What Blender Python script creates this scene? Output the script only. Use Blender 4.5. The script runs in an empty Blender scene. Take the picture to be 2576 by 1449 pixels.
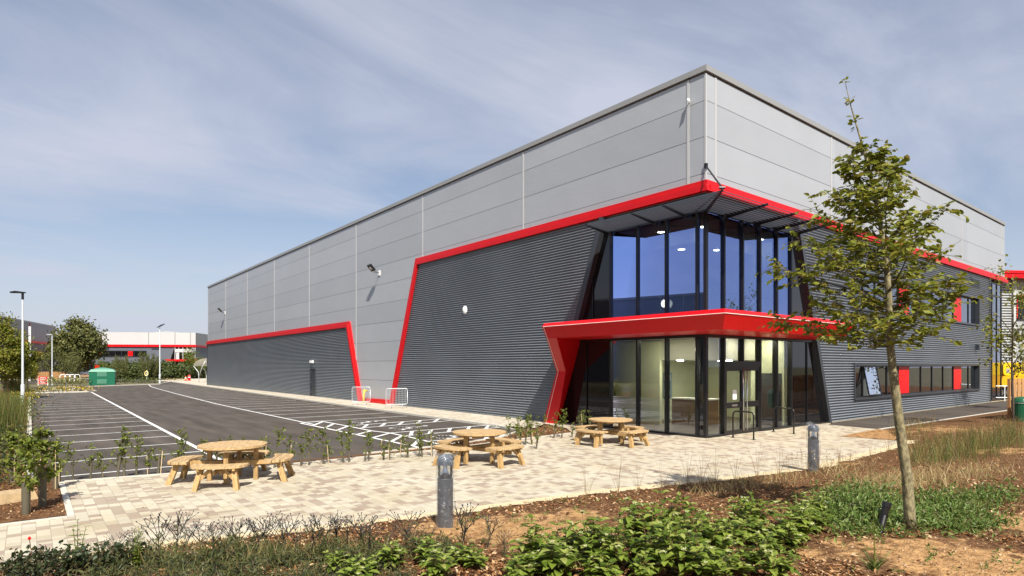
import bpy, math, random
import numpy as np
from mathutils import Vector, Matrix

S = bpy.context.scene
COL = S.collection
random.seed(7)
RNG = np.random.default_rng(7)

# ---------------------------------------------------------------- camera, sky, sun, exposure
CAM = np.array([-17.577, -11.763, 2.4])
RIGHT = np.array([0.78246, -0.62270]); FWD = np.array([0.62270, 0.78246])
FPX, CXP, YH = 1528.0, 1288.0, 920.0          # focal length, centre and horizon of the photograph at 2576 px wide
cd = bpy.data.cameras.new("camera"); co = bpy.data.objects.new("camera", cd); COL.objects.link(co)
co.location = CAM
co.rotation_euler = (math.radians(90), 0, -math.atan2(FWD[0], FWD[1]))
cd.sensor_width = 36; cd.lens = 21.354; cd.shift_y = 0.0759; cd.clip_end = 3000; cd.clip_start = 0.05
S.camera = co

SUN = Vector((-0.45, -1.0, 1.2)).normalized()
world = bpy.data.worlds.new("World"); S.world = world; world.use_nodes = True
nt = world.node_tree; nt.nodes.clear()
N = nt.nodes.new; L = nt.links.new
out = N("ShaderNodeOutputWorld"); bg = N("ShaderNodeBackground"); bg.inputs[1].default_value = 0.070
sky = N("ShaderNodeTexSky"); sky.sky_type = 'NISHITA'; sky.sun_disc = False
sky.sun_elevation = math.asin(SUN.z); sky.sun_rotation = math.atan2(SUN.x, SUN.y)
sky.air_density = 1.0; sky.dust_density = 1.2; sky.ozone_density = 2.0
tc = N("ShaderNodeTexCoord"); sep = N("ShaderNodeSeparateXYZ"); L(tc.outputs["Generated"], sep.inputs[0])
zz = N("ShaderNodeMath"); zz.operation = 'MAXIMUM'; zz.inputs[1].default_value = 0.0; L(sep.outputs[2], zz.inputs[0])
za = N("ShaderNodeMath"); za.operation = 'ADD'; za.inputs[1].default_value = 0.22; L(zz.outputs[0], za.inputs[0])
dx = N("ShaderNodeMath"); dx.operation = 'DIVIDE'; L(sep.outputs[0], dx.inputs[0]); L(za.outputs[0], dx.inputs[1])
dy = N("ShaderNodeMath"); dy.operation = 'DIVIDE'; L(sep.outputs[1], dy.inputs[0]); L(za.outputs[0], dy.inputs[1])
cmb = N("ShaderNodeCombineXYZ"); L(dx.outputs[0], cmb.inputs[0]); L(dy.outputs[0], cmb.inputs[1])
mp = N("ShaderNodeMapping"); mp.inputs["Rotation"].default_value = (0, 0, math.radians(-62)); mp.inputs["Scale"].default_value = (0.58, 1.65, 1)
L(cmb.outputs[0], mp.inputs[0])
n1 = N("ShaderNodeTexNoise"); n1.inputs["Scale"].default_value = 0.9; n1.inputs["Detail"].default_value = 7; n1.inputs["Roughness"].default_value = 0.6; n1.inputs["Distortion"].default_value = 0.9
L(mp.outputs[0], n1.inputs["Vector"])
n2 = N("ShaderNodeTexNoise"); n2.inputs["Scale"].default_value = 0.8; n2.inputs["Detail"].default_value = 4
L(cmb.outputs[0], n2.inputs["Vector"])
ad = N("ShaderNodeMath"); ad.operation = 'ADD'; L(n1.outputs[0], ad.inputs[0]); L(n2.outputs[0], ad.inputs[1])
cr = N("ShaderNodeMapRange"); cr.inputs[1].default_value = 0.82; cr.inputs[2].default_value = 1.18; cr.inputs[3].default_value = 0.28; cr.inputs[4].default_value = 0.92
L(ad.outputs[0], cr.inputs[0])
mx = N("ShaderNodeMix"); mx.data_type = 'RGBA'
hz = N("ShaderNodeMapRange"); hz.inputs[1].default_value = 0.0; hz.inputs[2].default_value = 0.32; hz.inputs[3].default_value = 0.92; hz.inputs[4].default_value = 0.0; L(sep.outputs[2], hz.inputs[0])
fm = N("ShaderNodeMath"); fm.operation = 'MAXIMUM'; L(cr.outputs[0], fm.inputs[0]); L(hz.outputs[0], fm.inputs[1])
L(fm.outputs[0], mx.inputs[0]); L(sky.outputs[0], mx.inputs[6]); mx.inputs[7].default_value = (5.1, 5.35, 6.35, 1)
L(mx.outputs[2], bg.inputs[0]); L(bg.outputs[0], out.inputs[0])

sl = bpy.data.lights.new("sun", 'SUN'); so = bpy.data.objects.new("sun", sl); COL.objects.link(so)
sl.energy = 4.6; sl.angle = math.radians(0.55); sl.color = (1.0, 0.95, 0.86)
so.rotation_euler = SUN.to_track_quat('Z', 'Y').to_euler(); so.location = (-20, -40, 60)

S.view_settings.view_transform = 'Standard'; S.view_settings.look = 'None'
S.view_settings.exposure = 0.8; S.view_settings.gamma = 1.0
S.render.engine = 'CYCLES'
S.cycles.max_bounces = 8; S.cycles.transparent_max_bounces = 16; S.cycles.caustics_reflective = False; S.cycles.caustics_refractive = False

# ---------------------------------------------------------------- pixel -> ground helpers (photo at 2576 wide)
def g(px, py, z=0.0):
    d = FPX * (CAM[2] - z) / (py - YH); r = (px - CXP) / FPX * d
    p = CAM[:2] + r * RIGHT + d * FWD
    return (float(p[0]), float(p[1]))
def cw(lat, dep):
    p = CAM[:2] + lat * RIGHT + dep * FWD
    return (float(p[0]), float(p[1]))
def pxz(px, py, dep):                # world point at a given depth
    p = cw((px - CXP) / FPX * dep, dep)
    return np.array([p[0], p[1], CAM[2] + (YH - py) / FPX * dep])

# ---------------------------------------------------------------- mesh builder
class MB:
    def __init__(s): s.V = []; s.F = []; s.M = []; s.n = 0
    def add(s, v, f, m=0):
        s.V.extend([tuple(map(float, p)) for p in v]); o = s.n; s.n += len(v)
        for q in f: s.F.append(tuple(i + o for i in q)); s.M.append(m)
    def arr(s, V, F, m=0):           # V (n,3) array, F (k,j) array; m int or array
        o = s.n; s.V.extend(map(tuple, V.tolist())); s.n += len(V)
        s.F.extend(map(tuple, (F + o).tolist()))
        s.M.extend(m.tolist() if hasattr(m, 'tolist') else [m] * len(F))
    def box(s, x0, x1, y0, y1, z0, z1, m=0):
        v = [(x, y, z) for z in (z0, z1) for y in (y0, y1) for x in (x0, x1)]
        s.add(v, [(0, 2, 3, 1), (4, 5, 7, 6), (0, 1, 5, 4), (2, 6, 7, 3), (0, 4, 6, 2), (1, 3, 7, 5)], m)
    def bar(s, a, b, w, h, up=(0, 0, 1), m=0):          # rectangular bar a->b
        a = Vector(a); b = Vector(b); d = (b - a).normalized(); u = Vector(up)
        r = d.cross(u)
        if r.length < 1e-4: r = d.cross(Vector((1, 0, 0)))
        r.normalize(); u = r.cross(d).normalized(); r *= w / 2; u *= h / 2
        v = [a - r - u, a + r - u, a + r + u, a - r + u, b - r - u, b + r - u, b + r + u, b - r + u]
        s.add(v, [(3, 2, 1, 0), (4, 5, 6, 7), (0, 1, 5, 4), (1, 2, 6, 5), (2, 3, 7, 6), (3, 0, 4, 7)], m)
    def tube(s, pts, r, n=8, m=0, cap=True):
        pts = [Vector(p) for p in pts]; k = len(pts)
        rs = r if hasattr(r, '__len__') else [r] * k
        V = []; prev = None
        for i, p in enumerate(pts):
            t = (pts[min(i + 1, k - 1)] - pts[max(i - 1, 0)])
            t = t.normalized() if t.length > 1e-9 else Vector((0, 0, 1))
            if prev is None:
                a = t.cross(Vector((0, 0, 1)))
                if a.length < 1e-3: a = t.cross(Vector((1, 0, 0)))
            else: a = prev - t * prev.dot(t)
            a.normalize(); prev = a; b = t.cross(a)
            for j in range(n):
                q = 2 * math.pi * j / n
                V.append(p + (a * math.cos(q) + b * math.sin(q)) * rs[i])
        F = [(i * n + j, i * n + (j + 1) % n, (i + 1) * n + (j + 1) % n, (i + 1) * n + j) for i in range(k - 1) for j in range(n)]
        if cap: F += [tuple(range(n - 1, -1, -1)), tuple(range((k - 1) * n, k * n))]
        s.add(V, F, m)
    def lathe(s, c, prof, n=24, m=0, ang=None):
        k = len(prof); V = []
        for r, z in prof:
            for j in range(n):
                q = 2 * math.pi * j / n; V.append((c[0] + r * math.cos(q), c[1] + r * math.sin(q), c[2] + z))
        F = [(i * n + j, i * n + (j + 1) % n, (i + 1) * n + (j + 1) % n, (i + 1) * n + j) for i in range(k - 1) for j in range(n)]
        s.add(V, F, m)
    def poly(s, pts, z, m=0): s.add([(p[0], p[1], z) for p in pts], [tuple(range(len(pts)))], m)
    def prism(s, pts, z0, z1, m=0):
        n = len(pts)
        s.add([(p[0], p[1], z0) for p in pts] + [(p[0], p[1], z1) for p in pts],
              [tuple(range(n - 1, -1, -1)), tuple(range(n, 2 * n))] + [(i, (i + 1) % n, n + (i + 1) % n, n + i) for i in range(n)], m)
    def hexa(s, a, b, m=0):          # two quads a[4], b[4] -> closed prism
        s.add(list(a) + list(b), [(3, 2, 1, 0), (4, 5, 6, 7)] + [(i, (i + 1) % 4, 4 + (i + 1) % 4, 4 + i) for i in range(4)], m)
    def build(s, name, mats, parent=None, smooth=False, loc=None):
        me = bpy.data.meshes.new(name); me.from_pydata(s.V, [], s.F)
        if not isinstance(mats, (list, tuple)): mats = [mats]
        for m_ in mats: me.materials.append(m_)
        if len(mats) > 1: me.polygons.foreach_set("material_index", s.M)
        if smooth: me.polygons.foreach_set("use_smooth", [True] * len(s.F))
        me.update()
        o = bpy.data.objects.new(name, me); COL.objects.link(o)
        if parent: o.parent = parent
        if loc is not None: o.location = loc
        return o
def fixn(o):
    import bmesh
    bm = bmesh.new(); bm.from_mesh(o.data); bmesh.ops.recalc_face_normals(bm, faces=bm.faces); bm.to_mesh(o.data); bm.free()
    return o

def thing(name, label, cat, loc=(0, 0, 0), rz=0.0, group=None):
    o = bpy.data.objects.new(name, None); COL.objects.link(o); o.empty_display_size = 0.2
    o.location = loc; o.rotation_euler = (0, 0, rz); o["label"] = label; o["category"] = cat
    if group: o["group"] = group
    return o
def tag(o, label=None, cat=None, group=None, kind=None):
    if label: o["label"] = label
    if cat: o["category"] = cat
    if group: o["group"] = group
    if kind: o["kind"] = kind
    return o
def struct(o): o["kind"] = "structure"; return o
def dup(root, loc, rz=0.0, sc=1.0, label=None, group=None):
    r = root.copy(); COL.objects.link(r); r.location = loc; r.rotation_euler = (0, 0, rz)
    r.scale = sc if hasattr(sc, '__len__') else (sc, sc, sc)
    if label: r["label"] = label
    if group: r["group"] = group
    for ch in list(root.children):
        c = ch.copy(); COL.objects.link(c); c.parent = r
        for gc in list(ch.children):
            d = gc.copy(); COL.objects.link(d); d.parent = c
    return r
ORD = ["first", "second", "third", "fourth", "fifth", "sixth", "seventh", "eighth", "ninth", "tenth", "eleventh", "twelfth", "thirteenth",
       "fourteenth", "fifteenth", "sixteenth", "seventeenth", "eighteenth", "nineteenth", "twentieth"]
for _t, _u in (("twenty", "thirtieth"), ("thirty", "fortieth"), ("forty", "fiftieth"), ("fifty", "sixtieth"), ("sixty", "seventieth"), ("seventy", "eightieth")): ORD += [_t + "-" + w for w in ORD[:9]] + [_u]

# ---------------------------------------------------------------- materials
def mat(name, col, rough=0.5, metal=0.0, var=0.0, vscale=3.0, bump=0.0, bscale=40.0, spec=0.5, coat=0.0, stretch=(1, 1, 1)):
    m = bpy.data.materials.new(name); m.use_nodes = True; t = m.node_tree; b = t.nodes["Principled BSDF"]
    b.inputs["Base Color"].default_value = (*col, 1); b.inputs["Roughness"].default_value = rough; b.inputs["Metallic"].default_value = metal
    b.inputs["Specular IOR Level"].default_value = spec; b.inputs["Coat Weight"].default_value = coat
    if var or bump:
        c = t.nodes.new("ShaderNodeTexCoord"); mpp = t.nodes.new("ShaderNodeMapping"); mpp.inputs["Scale"].default_value = stretch
        t.links.new(c.outputs["Object"], mpp.inputs[0])
    if var:
        n = t.nodes.new("ShaderNodeTexNoise"); n.inputs["Scale"].default_value = vscale; n.inputs["Detail"].default_value = 6
        t.links.new(mpp.outputs[0], n.inputs["Vector"])
        r = t.nodes.new("ShaderNodeMapRange"); r.inputs[1].default_value = 0.3; r.inputs[2].default_value = 0.7
        r.inputs[3].default_value = 1 - var; r.inputs[4].default_value = 1 + var; t.links.new(n.outputs[0], r.inputs[0])
        h = t.nodes.new("ShaderNodeMix"); h.data_type = 'RGBA'; h.blend_type = 'MULTIPLY'; h.inputs[0].default_value = 1
        h.inputs[6].default_value = (*col, 1); t.links.new(r.outputs[0], h.inputs[7]); t.links.new(h.outputs[2], b.inputs["Base Color"])
    if bump:
        n = t.nodes.new("ShaderNodeTexNoise"); n.inputs["Scale"].default_value = bscale; n.inputs["Detail"].default_value = 5
        t.links.new(mpp.outputs[0], n.inputs["Vector"])
        q = t.nodes.new("ShaderNodeBump"); q.inputs["Strength"].default_value = bump; q.inputs["Distance"].default_value = 0.02
        t.links.new(n.outputs[0], q.inputs["Height"]); t.links.new(q.outputs[0], b.inputs["Normal"])
    return m
def leafmat(name, cols, trans=0.35, rough=0.5, spec=0.35):
    m = bpy.data.materials.new(name); m.use_nodes = True; t = m.node_tree; b = t.nodes["Principled BSDF"]
    gm = t.nodes.new("ShaderNodeNewGeometry"); r = t.nodes.new("ShaderNodeValToRGB")
    t.links.new(gm.outputs["Random Per Island"], r.inputs[0])
    e = r.color_ramp.elements; k = len(cols)
    for i, c in enumerate(cols):
        el = e[i] if i < 2 else e.new(1.0)
        el.position = i / (k - 1); el.color = (*c, 1)
    t.links.new(r.outputs[0], b.inputs["Base Color"]); b.inputs["Roughness"].default_value = rough; b.inputs["Specular IOR Level"].default_value = spec
    tr = t.nodes.new("ShaderNodeBsdfTranslucent"); t.links.new(r.outputs[0], tr.inputs[0])
    ms = t.nodes.new("ShaderNodeMixShader"); ms.inputs[0].default_value = trans
    t.links.new(b.outputs[0], ms.inputs[1]); t.links.new(tr.outputs[0], ms.inputs[2])
    t.links.new(ms.outputs[0], t.nodes["Material Output"].inputs[0])
    return m
def glassmat(name, tint, refl, gcol=(1, 1, 1), rough=0.0):
    m = bpy.data.materials.new(name); m.use_nodes = True; t = m.node_tree; t.nodes.clear()
    o = t.nodes.new("ShaderNodeOutputMaterial"); ms = t.nodes.new("ShaderNodeMixShader")
    tr = t.nodes.new("ShaderNodeBsdfTransparent"); tr.inputs[0].default_value = (*tint, 1)
    gl = t.nodes.new("ShaderNodeBsdfGlossy"); gl.inputs[0].default_value = (*gcol, 1); gl.inputs["Roughness"].default_value = rough
    fr = t.nodes.new("ShaderNodeFresnel"); fr.inputs[0].default_value = 1.5
    ma = t.nodes.new("ShaderNodeMath"); ma.operation = 'ADD'; ma.inputs[1].default_value = refl; ma.use_clamp = True
    t.links.new(fr.outputs[0], ma.inputs[0]); t.links.new(ma.outputs[0], ms.inputs[0])
    t.links.new(tr.outputs[0], ms.inputs[1]); t.links.new(gl.outputs[0], ms.inputs[2]); t.links.new(ms.outputs[0], o.inputs[0])
    return m
def emit(name, col, s):
    m = bpy.data.materials.new(name); m.use_nodes = True; b = m.node_tree.nodes["Principled BSDF"]
    b.inputs["Base Color"].default_value = (*col, 1); b.inputs["Emission Color"].default_value = (*col, 1); b.inputs["Emission Strength"].default_value = s
    return m

M = {}
M['panel'] = mat("silver panel", (0.375, 0.39, 0.41), 0.45, 0.15, var=0.035, vscale=0.25)
_t = M['panel'].node_tree; _b = _t.nodes["Principled BSDF"]; _c = _t.nodes.new("ShaderNodeTexCoord"); _s = _t.nodes.new("ShaderNodeSeparateXYZ"); _t.links.new(_c.outputs["Object"], _s.inputs[0])
def _m(op, a_, b_):
    q = _t.nodes.new("ShaderNodeMath"); q.operation = op
    for i_, x_ in enumerate((a_, b_)):
        if isinstance(x_, (int, float)): q.inputs[i_].default_value = x_
        else: _t.links.new(x_, q.inputs[i_])
    return q.outputs[0]
_w = _t.nodes.new("ShaderNodeTexWhiteNoise"); _w.noise_dimensions = '2D'; _cc = _t.nodes.new("ShaderNodeCombineXYZ")
_t.links.new(_m('FLOOR', _m('DIVIDE', _m('ADD', _m('ADD', _s.outputs[0], _s.outputs[1]), 8.5), 9.0), 0), _cc.inputs[0]); _t.links.new(_m('FLOOR', _m('DIVIDE', _m('ADD', _s.outputs[2], 1.0), 1.22), 0), _cc.inputs[1]); _t.links.new(_cc.outputs[0], _w.inputs["Vector"])
_k = _m('ADD', _m('MULTIPLY', _w.outputs["Value"], 0.10), 0.95); _mx = _t.nodes.new("ShaderNodeMix"); _mx.data_type = 'RGBA'; _mx.blend_type = 'MULTIPLY'; _mx.inputs[0].default_value = 1
_l = _b.inputs["Base Color"].links[0]; _t.links.new(_l.from_socket, _mx.inputs[6]); _t.links.new(_k, _mx.inputs[7]); _t.links.new(_mx.outputs[2], _b.inputs["Base Color"])
_n = _t.nodes.new("ShaderNodeTexNoise"); _n.inputs["Scale"].default_value = 0.9; _t.links.new(_c.outputs["Object"], _n.inputs["Vector"]); _bp = _t.nodes.new("ShaderNodeBump"); _bp.inputs["Strength"].default_value = 0.25; _bp.inputs["Distance"].default_value = 0.05; _t.links.new(_n.outputs[0], _bp.inputs["Height"]); _t.links.new(_bp.outputs[0], _b.inputs["Normal"])
M['trim'] = mat("pale trim", (0.46, 0.46, 0.455), 0.4, 0.1)
M['groove'] = mat("groove", (0.14, 0.14, 0.14), 0.8)
M['parapet'] = mat("parapet grey", (0.30, 0.30, 0.29), 0.45, 0.2)
M['corr'] = mat("anthracite cladding", (0.19, 0.21, 0.235), 0.36, 0.0, var=0.08, vscale=0.4, spec=0.6)
M['dark'] = mat("anthracite trim", (0.035, 0.04, 0.047), 0.35)
M['black'] = mat("black frame", (0.008, 0.008, 0.009), 0.3)
M['blackglass'] = mat("black spandrel glass", (0.006, 0.006, 0.007), 0.04, spec=0.7)
M['red'] = mat("red trim", (0.56, 0.0015, 0.005), 0.42, spec=0.35, var=0.04, vscale=1.5)
M['redpanel'] = mat("red panel", (0.68, 0.004, 0.006), 0.4, spec=0.35)
M['white'] = mat("white paint", (0.80, 0.80, 0.78), 0.5)
M['strip'] = mat("pale strip", (0.85, 0.82, 0.74), 0.4)
M['glass_up'] = glassmat("upper glass", (0.66, 0.76, 0.80), 0.54, (0.37, 0.50, 1.0))
M['glass_lo'] = glassmat("lower glass", (0.92, 0.95, 0.84), 0.05, (0.8, 0.85, 1.0))
M['glass_win'] = glassmat("window glass", (0.55, 0.6, 0.62), 0.26, (0.85, 0.88, 1.0))
M['cream'] = mat("cream plaster", (0.76, 0.80, 0.58), 0.8, var=0.03)
M['ceil'] = mat("ceiling", (0.62, 0.62, 0.55), 0.9)
M['ifloor'] = mat("interior floor", (0.14, 0.13, 0.12), 0.35)
M['steel'] = mat("steel", (0.55, 0.56, 0.57), 0.25, 0.9)
M['galv'] = mat("galvanised", (0.62, 0.64, 0.65), 0.45, 0.4)
M['lamp'] = emit("lit lamp", (1, 0.95, 0.80), 60.0); M['lamp_up'] = emit("lit upper lamp", (1, 0.95, 0.85), 9.0); M['lamp2'] = emit("lit wall lamp", (1, 0.93, 0.75), 4.0)
M['roof'] = mat("roof sheet", (0.33, 0.34, 0.35), 0.6)

# ================================================================ GROUND
def noise_mix(t, vec, scale, detail=5, lo=0.35, hi=0.65):
    n = t.nodes.new("ShaderNodeTexNoise"); n.inputs["Scale"].default_value = scale; n.inputs["Detail"].default_value = detail
    t.links.new(vec, n.inputs["Vector"]); r = t.nodes.new("ShaderNodeMapRange"); r.inputs[1].default_value = lo; r.inputs[2].default_value = hi
    t.links.new(n.outputs[0], r.inputs[0]); return r.outputs[0]
def mixc(t, f, a, b, mode='MIX'):
    h = t.nodes.new("ShaderNodeMix"); h.data_type = 'RGBA'; h.blend_type = mode
    for i, x in ((0, f), (6, a), (7, b)):
        if isinstance(x, (int, float)): h.inputs[i].default_value = x
        elif isinstance(x, tuple): h.inputs[i].default_value = (*x, 1)
        else: t.links.new(x, h.inputs[i])
    return h.outputs[2]
def newmat(name, rough=0.8):
    m = bpy.data.materials.new(name); m.use_nodes = True; t = m.node_tree; b = t.nodes["Principled BSDF"]; b.inputs["Roughness"].default_value = rough
    c = t.nodes.new("ShaderNodeTexCoord"); return m, t, b, c.outputs["Object"]
def bumpn(t, b, h, strength, dist=0.02):
    q = t.nodes.new("ShaderNodeBump"); q.inputs["Strength"].default_value = strength; q.inputs["Distance"].default_value = dist
    t.links.new(h, q.inputs["Height"]); t.links.new(q.outputs[0], b.inputs["Normal"])
def mapped(t, v, scale=(1, 1, 1), rot=0.0):
    p = t.nodes.new("ShaderNodeMapping"); p.inputs["Scale"].default_value = scale; p.inputs["Rotation"].default_value = (0, 0, rot)
    t.links.new(v, p.inputs[0]); return p.outputs[0]

# asphalt
m, t, b, v = newmat("asphalt", 0.85)
s1 = noise_mix(t, mapped(t, v, (1.6, 0.22, 1)), 1.3, 8, 0.3, 0.7)
c1 = mixc(t, s1, (0.044, 0.037, 0.031), (0.084, 0.071, 0.060))
c2 = mixc(t, noise_mix(t, v, 90, 2, 0.3, 0.7), c1, mixc(t, 1.0, c1, (1.35, 1.32, 1.3), 'MULTIPLY'))
c3 = mixc(t, noise_mix(t, v, 0.25, 4, 0.5, 0.75), c2, (0.075, 0.067, 0.060))
t.links.new(c3, b.inputs["Base Color"])
nn = t.nodes.new("ShaderNodeTexNoise"); nn.inputs["Scale"].default_value = 120; t.links.new(v, nn.inputs["Vector"]); bumpn(t, b, nn.outputs[0], 0.4, 0.01); b.inputs["Specular IOR Level"].default_value = 0.2
M['asphalt'] = m
# paving blocks: courses run along Y, each course its own block length and start
def paving(name, cols, w=0.165):
    m, t, b, v = newmat(name, 0.85)
    sp = t.nodes.new("ShaderNodeSeparateXYZ"); t.links.new(v, sp.inputs[0])
    def math_(op, a, bb=None):
        q = t.nodes.new("ShaderNodeMath"); q.operation = op
        for i, x in enumerate((a, bb)):
            if x is None: continue
            if isinstance(x, (int, float)): q.inputs[i].default_value = x
            else: t.links.new(x, q.inputs[i])
        return q.outputs[0]
    xs = math_('DIVIDE', sp.outputs[0], w); ci = math_('FLOOR', xs); fx = math_('FRACT', xs)
    wn = t.nodes.new("ShaderNodeTexWhiteNoise"); wn.noise_dimensions = '1D'; t.links.new(ci, wn.inputs["W"])
    wn2 = t.nodes.new("ShaderNodeTexWhiteNoise"); wn2.noise_dimensions = '1D'; t.links.new(math_('ADD', ci, 91.7), wn2.inputs["W"])
    lo = math_('FLOOR', math_('MULTIPLY', wn.outputs["Value"], 2.99))
    ln = math_('ADD', 0.13, math_('MULTIPLY', lo, 0.055))
    ys = math_('ADD', math_('DIVIDE', sp.outputs[1], ln), math_('MULTIPLY', wn2.outputs["Value"], 5.0))
    bi = math_('FLOOR', ys); fy = math_('FRACT', ys)
    cb = t.nodes.new("ShaderNodeCombineXYZ"); t.links.new(ci, cb.inputs[0]); t.links.new(bi, cb.inputs[1])
    wc = t.nodes.new("ShaderNodeTexWhiteNoise"); wc.noise_dimensions = '2D'; t.links.new(cb.outputs[0], wc.inputs["Vector"])
    rp = t.nodes.new("ShaderNodeValToRGB"); rp.color_ramp.interpolation = 'CONSTANT'; e = rp.color_ramp.elements
    for i, (p, c) in enumerate(cols):
        el = e[i] if i < 2 else e.new(p)
        el.position = p; el.color = (*c, 1)
    t.links.new(wc.outputs["Value"], rp.inputs[0])
    # joints
    jx = math_('MINIMUM', math_('MULTIPLY', fx, w), math_('MULTIPLY', math_('SUBTRACT', 1.0, fx), w))
    jy = math_('MINIMUM', math_('MULTIPLY', fy, ln), math_('MULTIPLY', math_('SUBTRACT', 1.0, fy), ln))
    jm = math_('MINIMUM', jx, jy)
    mr = t.nodes.new("ShaderNodeMapRange"); mr.inputs[1].default_value = 0.0015; mr.inputs[2].default_value = 0.0045; t.links.new(jm, mr.inputs[0])
    c = mixc(t, noise_mix(t, v, 25, 6, 0.25, 0.75), mixc(t, 1.0, rp.outputs[0], (0.86, 0.85, 0.82), 'MULTIPLY'), rp.outputs[0])
    c = mixc(t, noise_mix(t, v, 0.7, 5, 0.35, 0.8), c, mixc(t, 1.0, c, (0.80, 0.75, 0.66), 'MULTIPLY'))
    c = mixc(t, mr.outputs[0], (0.27, 0.23, 0.17), c)
    t.links.new(c, b.inputs["Base Color"]); bumpn(t, b, mr.outputs[0], 0.5, 0.006)
    return m
M['paving'] = paving("paving blocks", [(0, (0.53, 0.48, 0.375)), (0.36, (0.46, 0.41, 0.315)), (0.60, (0.355, 0.29, 0.225)), (0.78, (0.33, 0.26, 0.21)), (0.86, (0.49, 0.455, 0.37))])
M['paving2'] = paving("pale paving blocks", [(0, (0.58, 0.54, 0.45)), (0.45, (0.52, 0.47, 0.38)), (0.75, (0.44, 0.38, 0.31)), (0.9, (0.56, 0.52, 0.45))])
M['kerb'] = mat("kerb concrete", (0.50, 0.47, 0.40), 0.85, var=0.12, vscale=6, bump=0.3)
M['line'] = mat("road paint", (0.64, 0.635, 0.62), 0.8, var=0.18, vscale=3)
# gravel
m, t, b, v = newmat("gravel", 0.9)
vo = t.nodes.new("ShaderNodeTexVoronoi"); vo.inputs["Scale"].default_value = 45; t.links.new(v, vo.inputs["Vector"])
c = mixc(t, vo.outputs["Color"], (0.46, 0.36, 0.20), (0.62, 0.52, 0.34)); t.links.new(c, b.inputs["Base Color"]); bumpn(t, b, vo.outputs["Distance"], -1.0, 0.02)
M['gravel'] = m
# planting bed soil + mulch (attribute 'soil' lays the bare soil patches)
m, t, b, v = newmat("bed soil and bark", 0.95); b.inputs["Specular IOR Level"].default_value = 0.05
at = t.nodes.new("ShaderNodeAttribute"); at.attribute_name = "soil"
vo = t.nodes.new("ShaderNodeTexVoronoi"); vo.inputs["Scale"].default_value = 38; t.links.new(mapped(t, v, (1, 0.45, 1), 0.6), vo.inputs["Vector"])
vo2 = t.nodes.new("ShaderNodeTexVoronoi"); vo2.inputs["Scale"].default_value = 30; t.links.new(mapped(t, v, (0.4, 1, 1), -0.3), vo2.inputs["Vector"])
bark = mixc(t, vo.outputs["Color"], (0.055, 0.025, 0.012), (0.26, 0.145, 0.07)); bark = mixc(t, 0.4, bark, mixc(t, vo2.outputs["Color"], (0.03, 0.013, 0.008), (0.16, 0.08, 0.042)))
soil = mixc(t, noise_mix(t, v, 7, 10, 0.3, 0.7), (0.24, 0.125, 0.052), (0.46, 0.275, 0.125)); soil = mixc(t, noise_mix(t, v, 60, 4, 0.62, 0.70), soil, (0.48, 0.38, 0.25))
ad_ = t.nodes.new("ShaderNodeMath"); ad_.operation = 'ADD'; t.links.new(at.outputs["Fac"], ad_.inputs[0])
nz = t.nodes.new("ShaderNodeTexNoise"); nz.inputs["Scale"].default_value = 3.5; nz.inputs["Detail"].default_value = 8; t.links.new(v, nz.inputs["Vector"]); t.links.new(nz.outputs[0], ad_.inputs[1])
mr = t.nodes.new("ShaderNodeMapRange"); mr.inputs[1].default_value = 0.93; mr.inputs[2].default_value = 1.07; t.links.new(ad_.outputs[0], mr.inputs[0])
t.links.new(mixc(t, mr.outputs[0], bark, soil), b.inputs["Base Color"])
n3 = t.nodes.new("ShaderNodeTexNoise"); n3.inputs["Scale"].default_value = 22; n3.inputs["Detail"].default_value = 8; t.links.new(v, n3.inputs["Vector"])
bumpn(t, b, n3.outputs[0], 1.0, 0.05)
M['bed'] = m
# far ground: rough grass and earth
m, t, b, v = newmat("rough ground", 0.95)
c = mixc(t, noise_mix(t, v, 0.5, 8), (0.075, 0.085, 0.03), (0.20, 0.15, 0.075)); c = mixc(t, noise_mix(t, v, 9, 4), c, mixc(t, 1.0, c, (0.5, 0.5, 0.45), 'MULTIPLY'))
t.links.new(c, b.inputs["Base Color"]); M['ground'] = m
m, t, b, v = newmat("bark ground", 0.95)
c = mixc(t, noise_mix(t, v, 1.2, 8), (0.16, 0.085, 0.04), (0.34, 0.20, 0.09)); t.links.new(c, b.inputs["Base Color"]); M['bark'] = m

PZ = 0.0; AZ = -0.06
mb = MB(); mb.add([(-900, -900, -0.12), (900, -900, -0.12), (900, 900, -0.12), (-900, 900, -0.12)], [(0, 1, 2, 3)]); struct(mb.build("ground", M['ground']))
LOW = [(-30, -2.3), (-17.84, -2.3), (-16.0, -2.45), (-13.1, -3.2), (-9.06, -3.72), (-6.2, -4.4), (-3.4, -4.95), (2.37, -4.72)]
UP = [(-17.0, 3.8), (-14.9, 3.45), (-12.5, 3.15), (-8.5, 3.05), (-5.0, 3.55), (-2.4, 3.8)]
tip = (4.0, -2.56); w3 = (4.2, -4.14); pb = (7.57, -2.41); pa = (7.92, -0.45)
pave = [(-30, 0.3), (-17.0, 0.12)] + UP + [(-1.35, 5.3), (-0.85, 7.1), (0.02, 7.1), (0.02, 0.02), (8.9, 0.02), (8.9, -0.12), pa, pb, tip, w3, (4.6, -4.4), (2.37, -4.72)] + LOW[:-1][::-1]
mb = MB(); mb.poly(pave, PZ); struct(mb.build("pavement", M['paving']))
strip_x = lambda y: -2.85 + (y - 7.75) * (2.08 / 84.3)
mb = MB(); mb.poly([(-0.85, 7.1), (-2.3, 6.0), (strip_x(7.75), 7.75), (strip_x(92), 92), (8, 97), (8, 71.6), (0.02, 71.6), (0.02, 7.1)], PZ); struct(mb.build("pavement", M['paving2']))
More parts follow.
